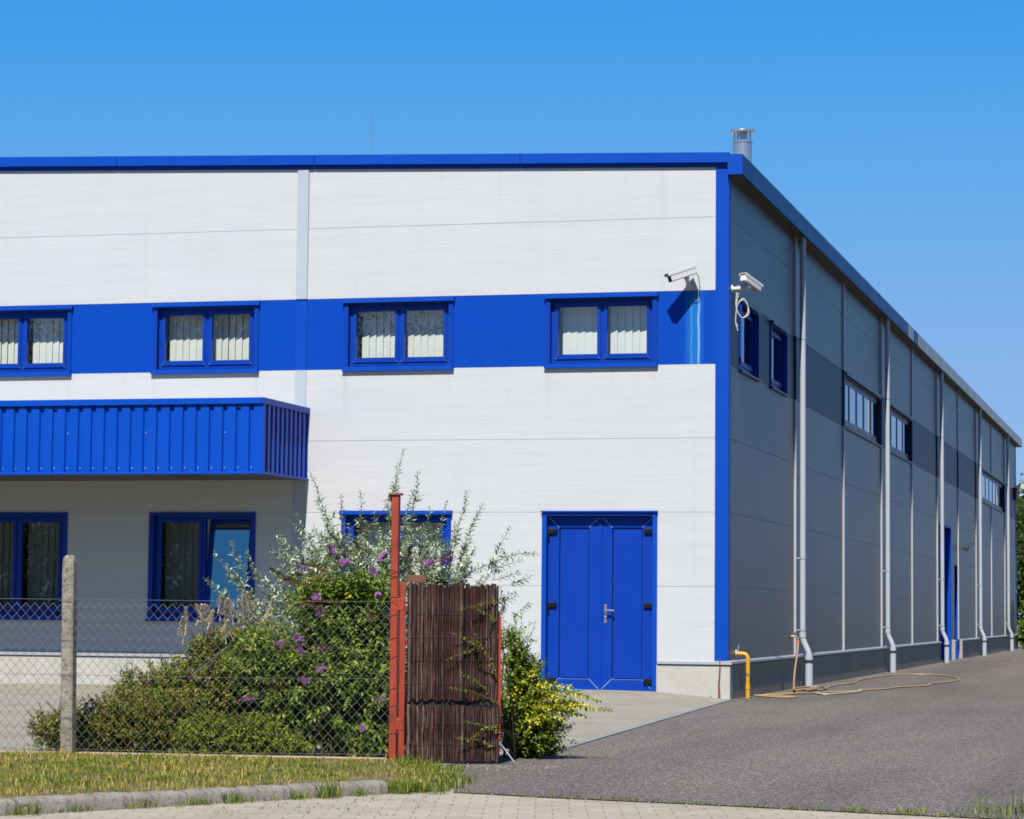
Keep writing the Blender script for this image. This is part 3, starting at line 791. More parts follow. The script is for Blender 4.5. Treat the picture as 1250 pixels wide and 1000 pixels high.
# ------------------------------------------------------------------ things on the walls
def smooth_path(pts, n=6):
    P = [Vector(p) for p in pts]; out = []
    for i in range(len(P)-1):
        p0, p1, p2, p3 = P[max(i-1, 0)], P[i], P[i+1], P[min(i+2, len(P)-1)]
        for k in range(n):
            q = k/n
            out.append(.5*((2*p1) + (p2 - p0)*q + (2*p0 - 5*p1 + 4*p2 - p3)*q*q + (3*p1 - p0 - 3*p2 + p3)*q**3))
    out.append(P[-1]); return out
def camera_thing(root, back, front, mount, wall_n, r=.055):
    back, front, mount = Vector(back), Vector(front), Vector(mount)
    d = (front - back).normalized(); side = d.cross(Vector((0, 0, 1))).normalized(); upv = side.cross(d)
    Lh = (front - back).length
    mb = MB()
    sec = [(-1, -.85), (-.8, -1), (.8, -1), (1, -.85), (1, .5), (.75, .85), (-.75, .85), (-1, .5)]
    def ring(t, k): return [back + d*t + side*(x*r*k) + upv*(y*r*k) for x, y in sec]
    rings = [ring(0, .8), ring(.015, .95), ring(Lh*.9, .95), ring(Lh, .93)]
    vs = [p for q in rings for p in q]; n = len(sec)
    fs = [(i*n+k, i*n+(k+1) % n, (i+1)*n+(k+1) % n, (i+1)*n+k) for i in range(3) for k in range(n)] + [tuple(range(n))[::-1]]
    mb.add(vs, fs)
    # front bezel, set back
    mb.add(ring(Lh - .02, .9), [tuple(range(n))], 1)
    h = mb.build('housing', [M['white_plastic'], M['black']], root, smooth=False, bevel=.004)
    mb = MB()
    mb.obox(back + d*(-.02) - side*(r*1.03) + upv*(r*.80), d*(Lh + .05), side*(r*2.06), upv*.012)
    mb.obox(back + d*(-.02) - side*(r*1.04) + upv*(r*.3), d*(Lh + .05), side*.006, upv*(r*.6)); mb.obox(back + d*(-.02) + side*(r*1.04 - .006) + upv*(r*.3), d*(Lh + .05), side*.006, upv*(r*.6))
    mb.build('sun_shield', M['white_plastic'], root, bevel=.003)
    mb = MB(); mb.tube([front - d*.03, front - d*.012], r*.45, 14); mb.build('lens', M['black'], root)
    mb = MB(); piv = back + d*(Lh*.38) - upv*(r*.9)
    wn_ = Vector(wall_n)
    mb.tube([mount + wn_*.0, mount + wn_*.03], .055, 16); mb.tube([mount + wn_*.02, mount + wn_*.09, piv - upv*.05, piv], [.03, .032, .03, .034], 10)
    mb.tube([piv - upv*.02 - side*.035, piv - upv*.02 + side*.035], .025, 10)
    mb.build('bracket', M['white_plastic'], root, smooth=True)

r1 = empty('cctv_camera', (-.52, 0, 5.5), 'white bullet camera on the front wall beside the corner, pointing left over the blue band', 'camera')
def rel(root, p): return Vector(p) - Vector(root.location)
camera_thing(r1, rel(r1, (-.43, -.17, 5.765)), rel(r1, (-.735, -.37, 5.635)), rel(r1, (-.52, .0, 5.56)), (0, -1, 0), .068)
mb = MB(); c0 = rel(r1, (-.44, -.2, 5.76))
mb.tube([c0, c0 + Vector((.06, .04, -.08)), c0 + Vector((.07, .12, -.22)), c0 + Vector((.05, .16, -.36)), c0 + Vector((.0, .17, -.40)), c0 + Vector((-.06, .17, -.36)), c0 + Vector((-.06, .19, -.25))], .006, 6)
mb.build('cable', M['rubber'], r1, smooth=True)
r2_ = empty('cctv_camera', (0, .25, 5.55), 'white bullet camera on the shaded side wall with a grey cable loop hanging below', 'camera')
camera_thing(r2_, rel(r2_, (.185, .12, 5.68)), rel(r2_, (.34, .42, 5.565)), rel(r2_, (.0, .25, 5.54)), (1, 0, 0), .058)
mb = MB(); c0 = Vector((.09, 0, -.02))
for off in (0, .02):
    mb.tube(smooth_path([c0 + Vector((off, 0, .06)), c0 + Vector((-.02 + off, .0, -.1)), c0 + Vector((-.02, 0, -.25)), c0 + Vector((.05, .03, -.38)), c0 + Vector((.12 + off, .05, -.33)), c0 + Vector((.13, .05, -.22)), c0 + Vector((.08, .02, -.12 - off)), c0 + Vector((.0, 0, -.2)), c0 + Vector((-.03, 0, -.42)), c0 + Vector((-.0, .01, -.56 + off*3))], 5), .007, 6)
mb.build('cable', M['white_plastic'], r2_, smooth=True)

t = empty('wall_lamp', (0, 57.6, 5.2), 'dark box and white lamp high on the far end of the side wall', 'lamp')
mb = MB(); mb.box(.001, .16, -.55, .05, -.05, .38); mb.build('control_box', M['rubber'], t, bevel=.02)
mb = MB(); mb.tube([(.1, .1, .1), (.28, .2, .16), (.3, .2, .36)], .03, 8); mb.build('bracket', M['white_plastic'], t, smooth=True)
mb = MB(); mb.obox((.2, .02, .36), (.30, .1, -.07), (-.05, .36, 0), (.04, 0, .17)); mb.build('lamp_head', M['white_plastic'], t, bevel=.02)
t = empty('floodlight', (0, 35.4, 2.93), 'small dark floodlight on a short arm above the narrow side door', 'lamp')
mb = MB(); mb.tube([(.001, 0, 0), (.14, 0, .02)], .02, 8); mb.box(.001, .02, -.07, .07, -.08, .08); mb.build('bracket', M['rubber'], t)
mb = MB(); mb.obox((.10, -.14, -.06), (.14, -.05, -.03), (0, .26, 0), (.03, 0, .12)); mb.build('lamp_head', M['rubber'], t, bevel=.012)
mb = MB(); mb.obox((.2, -.12, .07), (.22, -.04, .06), (0, .2, 0), (0, 0, .012)); mb.build('visor', M['rubber'], t)

# yellow gas pipe
t = empty('gas_pipe', (.15, .72, 0), 'bright yellow gas pipe bending out of the side wall into the ground by the corner', 'pipe')
mb = MB(); pts = [(-.20, 0, .60), (-.06, 0, .60)]
for i in range(1, 9):
    a = i/8*math.pi/2; pts.append((-.06 + .07*math.sin(a), 0, .60 - .07*(1 - math.cos(a))))
pts += [(.01, 0, .30)]
mb.tube(pts, .028, 14); mb.tube([(.01, 0, .335), (.01, 0, .20)], .026, 14); mb.tube([(.01, 0, .2), (.01, 0, -.02)], .031, 14)
mb.build('pipe_run', M['yellow'], t, smooth=True)
mb = MB(); mb.tube([(.01, 0, .315), (.01, 0, .335)], .033, 14); mb.build('joint_ring', M['steel'], t, smooth=True)
mb = MB(); mb.tube([(.01, 0, .12), (.01, 0, .155)], .036, 14); mb.build('joint_collar', M['yellow'], t, smooth=True)
mb = MB(); mb.tube([(-.15, 0, .60), (-.14, 0, .60)], .06, 16); mb.tube([(-.12, 0, .62), (-.12, .0, .72)], .006, 6); mb.build('wall_rose', M['zinc'], t)

# garden tap
t = empty('wall_tap', (0, 5.72, .80), 'small brass garden tap with an orange hose connector on the side wall', 'tap')
mb = MB(); mb.tube([(-.03, 0, 0), (.08, 0, 0)], .016, 10); mb.tube([(.08, 0, .0), (.105, 0, -.03), (.105, 0, -.07)], .014, 10); mb.tube([(.06, 0, .0), (.06, 0, .05)], .012, 8)
mb.build('tap_body', M['brass'], t, smooth=True)
mb = MB(); mb.tube([(.06, -.045, .055), (.06, .045, .055)], .012, 8); mb.build('lever', M['steel'], t)
mb = MB(); mb.tube([(.105, 0, -.06), (.105, 0, -.12)], .022, 10); mb.build('hose_connector', M['orange'], t, smooth=True)

# hose lying on the asphalt
hp = [(.105, 5.72, .68), (.14, 5.4, .52), (.22, 4.6, .28), (.36, 3.6, .05), (.46, 3.3, .016)]
rnd = random.Random(3)
for k in range(15):
    a = k*1.25 + 2.2; hp.append((.52 + .17*math.cos(a) + rnd.uniform(-.04, .04), 3.75 + .95*math.sin(a) + rnd.uniform(-.15, .15), .016 + .004*k + rnd.uniform(0, .006)))
hp += [(.62, 5.0, .02), (.46, 7.0, .014), (.55, 9.0, .014), (.40, 11.0, .014), (.42, 13.5, .014), (.62, 15.4, .014), (1.1, 15.8, .014), (1.6, 14.8, .014), (1.95, 12.8, .014), (2.0, 11.0, .014), (1.80, 9.2, .014),
       (1.86, 8.0, .014), (1.52, 6.8, .014), (1.45, 5.7, .014), (1.22, 5.0, .014), (1.12, 4.2, .014), (.92, 3.7, .014), (.70, 3.1, .014), (.50, 2.4, .016), (.42, 2.1, .016)]
t = empty('garden_hose', (.5, 5, 0), 'tan garden hose running from the tap, heaped by the pipe and looped over the asphalt', 'hose')
mb = MB(); sp_ = [p - Vector((.5, 5, 0)) for p in smooth_path(hp, 7)]
mb.tube(sp_, .013, 8); mb.build('hose_run', M['hose'], t, smooth=True)
h2 = [(.72, 3.2, .014), (.95, 2.5, .014), (1.1, 3.0, .014), (1.25, 4.2, .014), (1.15, 4.9, .014)]
mb = MB(); mb.tube([p - Vector((.5, 5, 0)) for p in smooth_path(h2, 8)], .016, 8); mb.build('hose_end', M['hose_pale'], t, smooth=True)
h3 = [(.42, 2.1, .014), (.3, 1.7, .014), (.12, 1.5, .014), (.35, 1.15, .014), (.62, 1.0, .014), (.75, 1.15, .014), (.5, 1.5, .016), (.2, 1.9, .014), (.35, 2.6, .014), (.5, 3.2, .02)]
mb = MB(); mb.tube([p - Vector((.5, 5, 0)) for p in smooth_path(h3, 8)], .012, 8); mb.build('hose_tail', M['hose'], t, smooth=True)

# ------------------------------------------------------------------ fence, post, gate
FA, FB = Vector((-2.81, -15.79, 0)), Vector((.15, -15.56, 0))
fd = (FB - FA).normalized(); fn = Vector((fd.y, -fd.x, 0))      # fn points to the street
def fpos(x, off=0, z=0):
    p = FA + fd*((x - FA.x)/fd.x) + fn*off; return Vector((p.x, p.y, z))
t = empty('chain_link_fence', fpos(-1.2), 'galvanised chain link fence on a low concrete base, overgrown by the shrubs', 'fence')
loc = t.location.copy()
mb = MB(); cell = .0735; x = -6.5; k = 0; zt = 1.21; zb_ = .05
rnd = random.Random(11)
while x < .13:
    pts = []; z = zb_; j = 0
    while z <= zt + .001:
        sx = x + (cell/2 if (j + k) % 2 else 0) + (0)
        bul = .012*math.sin(x*2.1 + z*1.4)
        pts.append(fpos(sx, (.004 if j % 2 else -.004) + bul, z) - loc); z += cell*.55; j += 1
    # neighbours interlock: odd wires zig the other way
    mb.tube(pts, .0020, 4, caps=False)
    x += cell/2; k += 1
mb.build('wire_mesh', M['galv'], t, fix=False)
mb = MB()
for z in (.06, .63, 1.215): mb.tube([fpos(-6.5, .006, z) - loc, fpos(-2.4, .006, z - .004) - loc, fpos(-1, .006, z - .008) - loc, fpos(.18, .006, z) - loc], .0022, 4)
mb.build('straining_wire', M['galv'], t, fix=False)
mb = MB()
for a, b in ((-6.6, -2.46), (-2.31, -1.1), (-1.09, .13)):
    p = fpos(a, .06, -.05) - loc; mb.obox(p, fd*(b - a), -fn*.12, Vector((0, 0, .085)))
mb.build('base_kerb', M['plinth_grey'], t, bevel=.01)
mb = MB(); mb.tube([fpos(-1.42, -.06, .63) - loc, fpos(-1.10, -.02, .885) - loc], .006, 8); mb.build('brace', M['galv'], t, smooth=True)

t = empty('fence_post', fpos(-2.385, .0), 'mottled grey concrete fence post with a rounded top, lichen stained', 'post')
mb = MB()
def octo(w, c): return [(-w, -w + c), (-w + c, -w), (w - c, -w), (w, -w + c), (w, w - c), (w - c, w), (-w + c, w), (-w, w - c)]
rings = [(.049, .013, -.1), (.048, .013, 1.40), (.046, .015, 1.50), (.040, .017, 1.535), (.026, .012, 1.552)]
vs = []; fs = []
for w, c, z in rings: vs += [(x, y, z) for x, y in octo(w, c)]
for i in range(len(rings)-1):
    for k in range(8): fs.append((i*8+k, i*8+(k+1) % 8, (i+1)*8+(k+1) % 8, (i+1)*8+k))
fs.append(tuple((len(rings)-1)*8 + k for k in range(8)))
mb.add(vs, fs); mb.build('shaft', M['post_conc'], t)
for z in (.3, .63, .9, 1.2):
    mb = MB(); mb.tube([(-.058, -.058, z), (.058, -.058, z + .004), (.058, .058, z + .01), (-.058, .058, z), (-.058, -.058, z)], .002, 4)
    mb.build('tie_wire', M['galv'], t)
t.rotation_euler = (0, RAD(-.8), 0)

t = empty('gate_post', fpos(.185, .02), 'tall slim red oxide steel post with a flat cap, wound with wire', 'post')
mb = MB(); mb.box(-.028, .028, -.028, .028, -.1, 2.02); mb.build('shaft', M['red'], t, bevel=.006)
mb = MB(); mb.box(-.05, .045, -.04, .04, 2.02, 2.036); mb.box(-.055, -.035, -.03, .03, 1.985, 2.02); mb.build('cap', M['rust'], t, bevel=.003)
mb = MB(); rnd = random.Random(5)
for z in (.22, .42, .55, .78, .93, 1.10, 1.22, 1.25, 1.38, 1.40, 1.42, 1.46):
    a = rnd.uniform(-.03, .03)
    mb.tube([(-.031, -.031, z), (.031, -.031, z + a), (.031, .031, z + a*1.4), (-.031, .031, z + a*.6), (-.031, -.031, z)], .0022, 4)
mb.tube([(.04, -.04, .22), (.036, -.037, .6), (.042, -.04, .9), (.036, -.036, 1.4)], .0022, 4)
mb.tube([(-.04, 0, 1.99), (-.16, .04, 1.85), (-.3, .08, 1.74)], .003, 4)
mb.build('tie_wire', M['rust'], t)

GH, GE = Vector((.312, -15.66, 0)), Vector((.935, -15.345, 0))
gdv = (GE - GH).normalized(); gn = Vector((gdv.y, -gdv.x, 0))
t = empty('gate_leaf', GH, 'standing open gate leaf of dark weathered canes in a thin red steel frame', 'gate')
gl = (GE - GH).length
def gp(u, off, z): return gdv*u + gn*off + Vector((0, 0, z))
def cane_panel(z0, z1, off, u0, u1, seed, jag=.016):
    rnd = random.Random(seed); mb = MB(); u = u0
    while u < u1:
        r = rnd.uniform(.0085, .0125)
        a, b = rnd.uniform(-.004, .004), rnd.uniform(-.004, .004)
        zt_ = z1 + rnd.uniform(-jag, jag); zb = z0 + rnd.uniform(-jag, jag)
        n = 17; tw = rnd.choice((0, math.pi)); lift = rnd.uniform(-.004, .006)
        mb.tube([gp(u + r + a*math.sin(i*.6) + b*i/n, off + lift + .006*math.sin((zb + (zt_ - zb)*i/(n-1))*2*math.pi/.27 + tw*.35) + rnd.uniform(-.002, .002), zb + (zt_ - zb)*i/(n-1)) for i in range(n)], [r*rnd.uniform(.84, 1.12) for i in range(n)], 7)
        u += 2*r - .001
    return mb.build('cane_panel', M['cane'], t, smooth=True)
cane_panel(.475, 1.345, .03, .005, gl - .01, 21, .012)
cane_panel(.02, .435, .03, .005, gl - .01, 22, .010)
mb = MB(); mb.obox(gp(.0, .018, .03), gdv*(gl - .004), -gn*.022, Vector((0, 0, 1.29))); mb.build('gap_shade_sheet', M['gap_shade'], t)  # added dark sheet, stands in for the shade in the cane gaps
mb = MB()
mb.obox(gp(-.055, .0, .03), gdv*.042, -gn*.042, Vector((0, 0, 1.33)))
mb.obox(gp(gl + .0, .0, .09), gdv*.020, gn*.035, Vector((0, 0, 1.02)))
for z in (.10, .9, 1.15): mb.obox(gp(-.01, -.012, z), gdv*(gl + .01), -gn*.03, Vector((0, 0, .03)))
mb.build('frame', M['red'], t, bevel=.003)
mb = MB(); mb.obox(gp(.0, -.02, 1.36), gdv*.14, -gn*.05, Vector((0, 0, .055))); mb.build('top_block', M['rust'], t)
for z in (.25, 1.15):
    mb = MB(); mb.box(-.075, -.02, -.02, .02, z, z + .09); mb.build('hinge', M['red'], t, bevel=.004)
mb = MB()
for z in (.60, .78, .95, 1.12, .15, .3): mb.tube([gp(.0, .046, z), gp(gl*.3, .047, z + .006), gp(gl*.6, .046, z - .004), gp(gl, .046, z + .003)], .0013, 4)
mb.build('binding_wire', M['rubber'], t)
mb = MB(); mb.tube([gp(gl + .01, .02, .17), gp(gl + .11, .14, .012)], .006, 8); mb.tube([gp(gl + .0, .02, .165), gp(gl + .03, .05, .13)], .010, 8); mb.build('stay_rod', M['blind_shade'], t, smooth=True)

# ------------------------------------------------------------------ plants
def leaf(mb, p, d, nrm, L, w, mi=0, fold=.25):
    """a folded leaf: two triangles either side of the midrib"""
    s = d.cross(nrm)
    if s.length < 1e-4: s = d.orthogonal()
    s.normalize(); n2 = s.cross(d).normalized()
    m = p + d*(L*.45)
    mb.v += [tuple(p), tuple(m + s*w + n2*(w*fold)), tuple(p + d*L - n2*(L*.08)), tuple(m - s*w + n2*(w*fold))]
    n = len(mb.v) - 4
    mb.f += [(n, n+1, n+2), (n, n+2, n+3)]; mb.m += [mi, mi]

def rvec(rnd):
    while True:
        v = Vector((rnd.uniform(-1, 1), rnd.uniform(-1, 1), rnd.uniform(-1, 1)))
        if .05 < v.length < 1: return v.normalized()

def twig_leaves(mb, st, pts, rnd, L, w, step, droop=.2, spread=.9, r=.003, t0=.0, opposite=True, mi=0, taper=True):
    """leaves in pairs along a twig given as a polyline"""
    if st is not None: st.tube(pts, [r*(1 - .75*i/(len(pts)-1)) for i in range(len(pts))], 4, caps=False)
    seglen = [(pts[i+1] - pts[i]).length for i in range(len(pts)-1)]; tot = sum(seglen)
    s = tot*t0; ang = rnd.uniform(0, 6.28)
    while s < tot:
        q = s; i = 0
        while i < len(seglen)-1 and q > seglen[i]: q -= seglen[i]; i += 1
        d = (pts[i+1] - pts[i]).normalized(); p = pts[i] + d*q
        o = d.orthogonal().normalized(); o = Matrix.Rotation(ang, 3, d) @ o
        f = (1 - .45*(s/tot)**2) if taper else 1
        for sg in ((1, -1) if opposite else (1,)):
            ld = (d*rnd.uniform(.3, .9) + o*sg*spread + Vector((0, 0, -droop)) + rvec(rnd)*.25).normalized()
            leaf(mb, p, ld, (Vector((0, 0, 1)) + rvec(rnd)*.6 + d*.2).normalized(), L*f*rnd.uniform(.7, 1.2), w*f*rnd.uniform(.75, 1.2), mi)
        ang += 1.57 + rnd.uniform(-.4, .4); s += step*rnd.uniform(.7, 1.3)

def arc(a, b, rnd, n=6, sag=.12, wob=.02):
    a, b = Vector(a), Vector(b); d = b - a; pts = []
    side = Vector((d.y, -d.x, 0)); 
    side = side.normalized()*rnd.uniform(-1, 1)*d.length*.08 if side.length > 1e-5 else Vector((0, 0, 0))
    for i in range(n + 1):
        q = i/n
        k = math.sin(q*math.pi)
        pts.append(a + d*q + Vector((0, 0, sag*d.length*k)) + side*k + (rvec(rnd)*wob if 0 < i < n else Vector((0, 0, 0))))
    return pts

def mass(root, rnd, blobs, twigs, L, w, step, tl, mat, stems=10, base=None, droop=.2, stem_mat=None, up=.5, r=.004, outer=.45):
    """a leafy mass: twigs spread through overlapping ellipsoids, with stems from the base"""
    fb, st = MB(), MB()
    vol = [b[1][0]*b[1][1]*b[1][2] for b in blobs]; tv = sum(vol)
    for (c, e), v in zip(blobs, vol):
        c = Vector(c); n = int(twigs*v/tv)
        for k in range(n):
            u = rvec(rnd); rr = (outer + (1 - outer)*rnd.random()**.6)*rnd.uniform(.86, 1.06)
            p = c + Vector((u.x*e[0], u.y*e[1], u.z*e[2]))*rr
            if p.z < .02: p.z = rnd.uniform(.02, .10)
            d = (Vector((u.x, u.y, u.z*.6 + up)) + rvec(rnd)*.45).normalized()
            ln = tl*rnd.uniform(.6, 1.3)
            a = p - d*ln*.7
            if a.z < .01: a.z = .01
            pts = [a, a + d*ln*.5 + rvec(rnd)*ln*.06, a + d*ln + Vector((0, 0, -droop*ln*.25))]
            twig_leaves(fb, st, pts, rnd, L, w, step, droop, r=r)
        for k in range(max(2, int(stems*v/tv))):
            u = rvec(rnd); p = c + Vector((u.x*e[0], u.y*e[1], abs(u.z)*e[2]))*.75
            b = Vector(base) + Vector((rnd.uniform(-.12, .12), rnd.uniform(-.1, .1), 0)) if base else Vector((c.x + rnd.uniform(-.5, .5)*e[0], c.y, 0))
            st.tube(arc(b, p, rnd, 6, .1, .015), [.012, .011, .009, .008, .006, .005, .003], 5, caps=False)
    f = fb.build('foliage', mat, root, fix=False)
    s = st.build('stem', stem_mat or M['twig'], root, fix=False, smooth=True)
    return f, s

def spike(root, rnd, p, d, ln, r, mat, name='flower_spike', dense=1.):
    """tapering panicle of tiny florets"""
    mb = MB(); d = Vector(d).normalized(); o = d.orthogonal().normalized(); p = Vector(p)
    n = int(420*dense*ln/.15)
    for k in range(n):
        q = rnd.random()**.8; a = rnd.uniform(0, 6.28)
        rad = r*(1 - q*.85)*rnd.uniform(.5, 1.05)
        rd = Matrix.Rotation(a, 3, d) @ o
        c = p + d*(ln*q) + rd*rad + Vector((0, 0, -.12*ln*q*q))
        leaf(mb, c, (rd + d*.5 + rvec(rnd)*.5).normalized(), d, r*.36*rnd.uniform(.7, 1.3), r*.17, fold=.1)
    mb.tube([p - d*.05, p + d*ln*.9 + Vector((0, 0, -.1*ln))], [.004, .0015], 4)
    return mb.build(name, mat, root, fix=False)

# low dark hedge by the post
rnd = random.Random(31)
t = empty('low_hedge', (-2.2, -15.33, 0), 'low dark olive shrub with reddish tips sprawling behind the concrete post', 'shrub')
off = Vector(t.location)
mass(t, rnd, [((-.45, .10, .19), (.36, .28, .22)), ((.0, .10, .23), (.45, .32, .27)), ((.42, .08, .25), (.40, .3, .28)), ((.15, .25, .32), (.42, .28, .22))], 1500, .032, .0115, .019, .14, M['leaf_hedge'], 26, None, .1)
# bright low bush in front
t = empty('low_bush', (-1.2, -15.42, 0), 'small rounded yellow green bush at the fence foot in the middle', 'shrub')
mass(t, rnd, [((-.14, .0, .15), (.33, .20, .19)), ((.2, .0, .16), (.28, .2, .2)), ((.50, .02, .10), (.2, .16, .13))], 1000, .034, .0115, .019, .13, M['leaf_lime'], 18, None, .1)
# olive bush with dry cream heads
t = empty('olive_bush', (-1.55, -14.75, 0), 'dense olive green bush topped with dry cream flower heads', 'shrub')
mass(t, rnd, [((-.42, .0, .42), (.34, .3, .36)), ((-.02, .0, .50), (.42, .36, .46)), ((.34, .0, .58), (.38, .34, .52)), ((.05, .1, .8), (.34, .26, .26)), ((-.6, -.05, .3), (.25, .22, .26)), ((-.72, -.1, .5), (.15, .2, .2))], 2300, .040, .0115, .020, .17, M['leaf_olive'], 30, None, .15)
for k in range(34):
    px = rnd.uniform(-.36, .52); pz = .90 + .30*rnd.random() - .25*abs(px - .12)
    spike(t, rnd, (px, rnd.uniform(-.3, .1), pz), (rnd.uniform(-.6, .6), rnd.uniform(-.4, .2), 1), rnd.uniform(.10, .20), .030, M['cream'], 'seed_head', .8)
for k in range(12):
    px = rnd.uniform(-.7, .5); spike(t, rnd, (px, rnd.uniform(-.38, -.2), .72 - .5*abs(px - .1) + rnd.uniform(.0, .2)), (rnd.uniform(-.4, .4), -.2, 1), rnd.uniform(.05, .10), .013, M['spent'], 'seed_head', .7)
# butterfly bush
t = empty('butterfly_bush', (-.45, -15.02, 0), 'leafy butterfly bush with purple flower spikes beside the red post', 'shrub')
mass(t, rnd, [((-.30, .0, .55), (.38, .32, .50)), ((.12, -.02, .62), (.38, .33, .58)), ((.42, -.05, .45), (.24, .28, .48)), ((-.05, .05, 1.12), (.40, .28, .36)), ((.22, .05, 1.15), (.26, .24, .32)), ((.36, -.1, .15), (.25, .25, .2)), ((-.62, -.05, .75), (.26, .28, .34))],
     1500, .088, .0165, .036, .30, M['leaf_bud'], 40, (0, 0, 0), .35, up=.45)
def at_y(px, py, Y):   # pixel of the photograph (1250 wide) turned once into a world point on the plane y = Y
    d = fw*1.0 + r2*((px - 625)/3177.515) - u2*((py - 500)/3177.515)
    k = (Y + 34.49592)/d.y
    return Vector((6.05797, -34.49592, 1.15)) + d*k
off = Vector(t.location)
purple = [(418, 684, .4, .1, .13), (465, 680, .4, .3, .13), (455, 692, .2, -.1, .10), (385, 725, .3, 0, .12), (363, 776, .4, 0, .11), (365, 785, .3, -.2, .12), (346, 784, -.3, .1, .09), (390, 815, .5, .2, .11), (370, 827, .5, 0, .10),
          (306, 850, -.6, 0, .10), (491, 846, .6, .3, .09), (468, 850, -.5, 0, .08), (443, 886, .1, 0, .07), (372, 690, -.7, .2, .10), (393, 741, -.2, -.2, .07), (395, 788, -.8, 0, .10), (520, 686, .5, .2, .13), (545, 685, .8, .5, .10), (408, 676, -.2, .6, .12), (462, 726, .1, .2, .08)]
fb, st = MB(), MB()        # long loose shoots breaking the outline
for tx, ty, bx, by in [(330, 742, 380, 860), (343, 716, 385, 850), (372, 700, 400, 830), (398, 668, 415, 800), (425, 652, 425, 780), (449, 646, 445, 780), (468, 655, 455, 790), (312, 764, 370, 870), (476, 690, 460, 800), (352, 690, 395, 820),
                       (386, 650, 410, 790), (300, 800, 370, 880), (410, 640, 420, 780), (437, 668, 435, 790), (360, 728, 395, 830), (325, 775, 380, 860), (458, 670, 450, 790), (510, 690, 480, 800), (532, 696, 490, 800), (294, 840, 350, 895), (380, 690, 405, 810)]:
    pts = arc(at_y(bx, by, -15.1) - off, at_y(tx, ty, -15.3 + rnd.uniform(-.15, .25)) - off, rnd, 6, .10, .012)
    twig_leaves(fb, st, pts, rnd, .095, .0165, .040, .4, .9, .005)
fb.build('loose_foliage', M['leaf_bud'], t, fix=False); st.build('stem', M['twig'], t, fix=False)
for px, py, dx, dz, ln in purple:
    spike(t, rnd, at_y(px - 5*dx, py + 3, -15.40 + rnd.uniform(-.07, .07)) - off, (dx, -.35, dz), ln*1.05, .028, M['purple'])
spent = [(428, 676, -.8, .9, .22), (400, 695, -.9, .3, .20), (395, 705, -.9, .2, .20), (375, 715, -.9, .4, .18), (355, 712, -.8, .7, .2), (500, 700, .05, 1., .22), (535, 690, .7, .8, .16), (410, 735, -.8, .1, .18), (408, 789, -.8, .1, .13), (485, 860, .5, .3, .14), (445, 680, -.5, .9, .16), (420, 700, -.3, .9, .18), (366, 735, .9, -.1, .2), (448, 756, .9, .3, .12), (325, 832, .7, -.2, .13)]
for px, py, dx, dz, ln in spent:
    spike(t, rnd, at_y(px, py, -15.36 + rnd.uniform(-.08, .1)) - off, (dx, -.2, dz), ln*1.1, .024, M['spent'], 'spent_spike')

# tall silvery shrub with long thin shoots
t = empty('silvery_shrub', (-.35, -13.7, 0), 'tall silvery grey shrub whose thin shoots rise above the fence and gate', 'shrub')
off = Vector(t.location)
fb, st = MB(), MB()
shoots = [(493, 548, 470, 760), (378, 576, 440, 740), (276, 690, 350, 800), (300, 672, 360, 800), (342, 650, 390, 790), (358, 640, 400, 790), (361, 628, 420, 760), (570, 600, 530, 770), (545, 612, 520, 770), (656, 676, 520, 760), (590, 614, 545, 740),
          (416, 603, 430, 760), (440, 598, 450, 760), (386, 610, 420, 760), (330, 668, 380, 800), (262, 676, 340, 800), (250, 706, 330, 810), (525, 620, 510, 760), (505, 600, 490, 760), (470, 610, 470, 770), (628, 722, 540, 790), (645, 775, 560, 830),
          (556, 640, 530, 770), (580, 668, 545, 770), (400, 640, 430, 770), (425, 640, 440, 770), (450, 640, 455, 770), (372, 660, 410, 780), (520, 660, 510, 770), (540, 665, 525, 780), (320, 700, 370, 800), (290, 715, 350, 810), (455, 625, 460, 760), (395, 665, 430, 780), (410, 660, 435, 780),
          (565, 690, 540, 780), (600, 700, 550, 780), (490, 640, 485, 770), (436, 655, 445, 770), (350, 690, 395, 790), (650, 760, 570, 830), (510, 575, 488, 730), (484, 570, 480, 740)]
rnd = random.Random(77)
for (tx, ty, bx, by) in shoots:
    Y = -13.7 + rnd.uniform(-.3, .3)
    tip = at_y(tx, ty, Y) - off; b = at_y(bx, by, -13.7) - off
    pts = arc(b, tip, rnd, 7, .05 if abs(tx - bx) < 90 else .16, .012)
    twig_leaves(fb, st, pts, rnd, .070, .0125, .018, .12, .8, .006, .0)
    st.tube(arc((rnd.uniform(-.12, .12), rnd.uniform(-.1, .1), 0), pts[0], rnd, 4, .05), [.014, .012, .010, .008, .006], 5, caps=False)
    for q in range(7):      # side twigs
        i = rnd.randint(0, 5); p = pts[i]
        d = ((pts[i+1] - pts[i]).normalized()*.7 + rvec(rnd)*.8 + Vector((0, 0, .25))).normalized()
        ln = rnd.uniform(.08, .22)*(1 - i*.1)
        twig_leaves(fb, st, [p, p + d*ln*.5 + rvec(rnd)*.01, p + d*ln + Vector((0, 0, -.02))], rnd, .062, .0115, .018, .12, .8, .003)
for k in range(420):        # leafy body
    p = Vector((rnd.gauss(-.22, .46), rnd.uniform(-.35, .35), rnd.uniform(.5, 1.62)))
    d = (rvec(rnd)*.6 + Vector((p.x*.5, 0, .7))).normalized(); ln = rnd.uniform(.15, .3)
    twig_leaves(fb, st, [p, p + d*ln*.5 + rvec(rnd)*.02, p + d*ln], rnd, .064, .0115, .021, .12, .8, .003)
fb.build('foliage', M['leaf_silver'], t, fix=False); st.build('stem', M['twig'], t, fix=False, smooth=True)

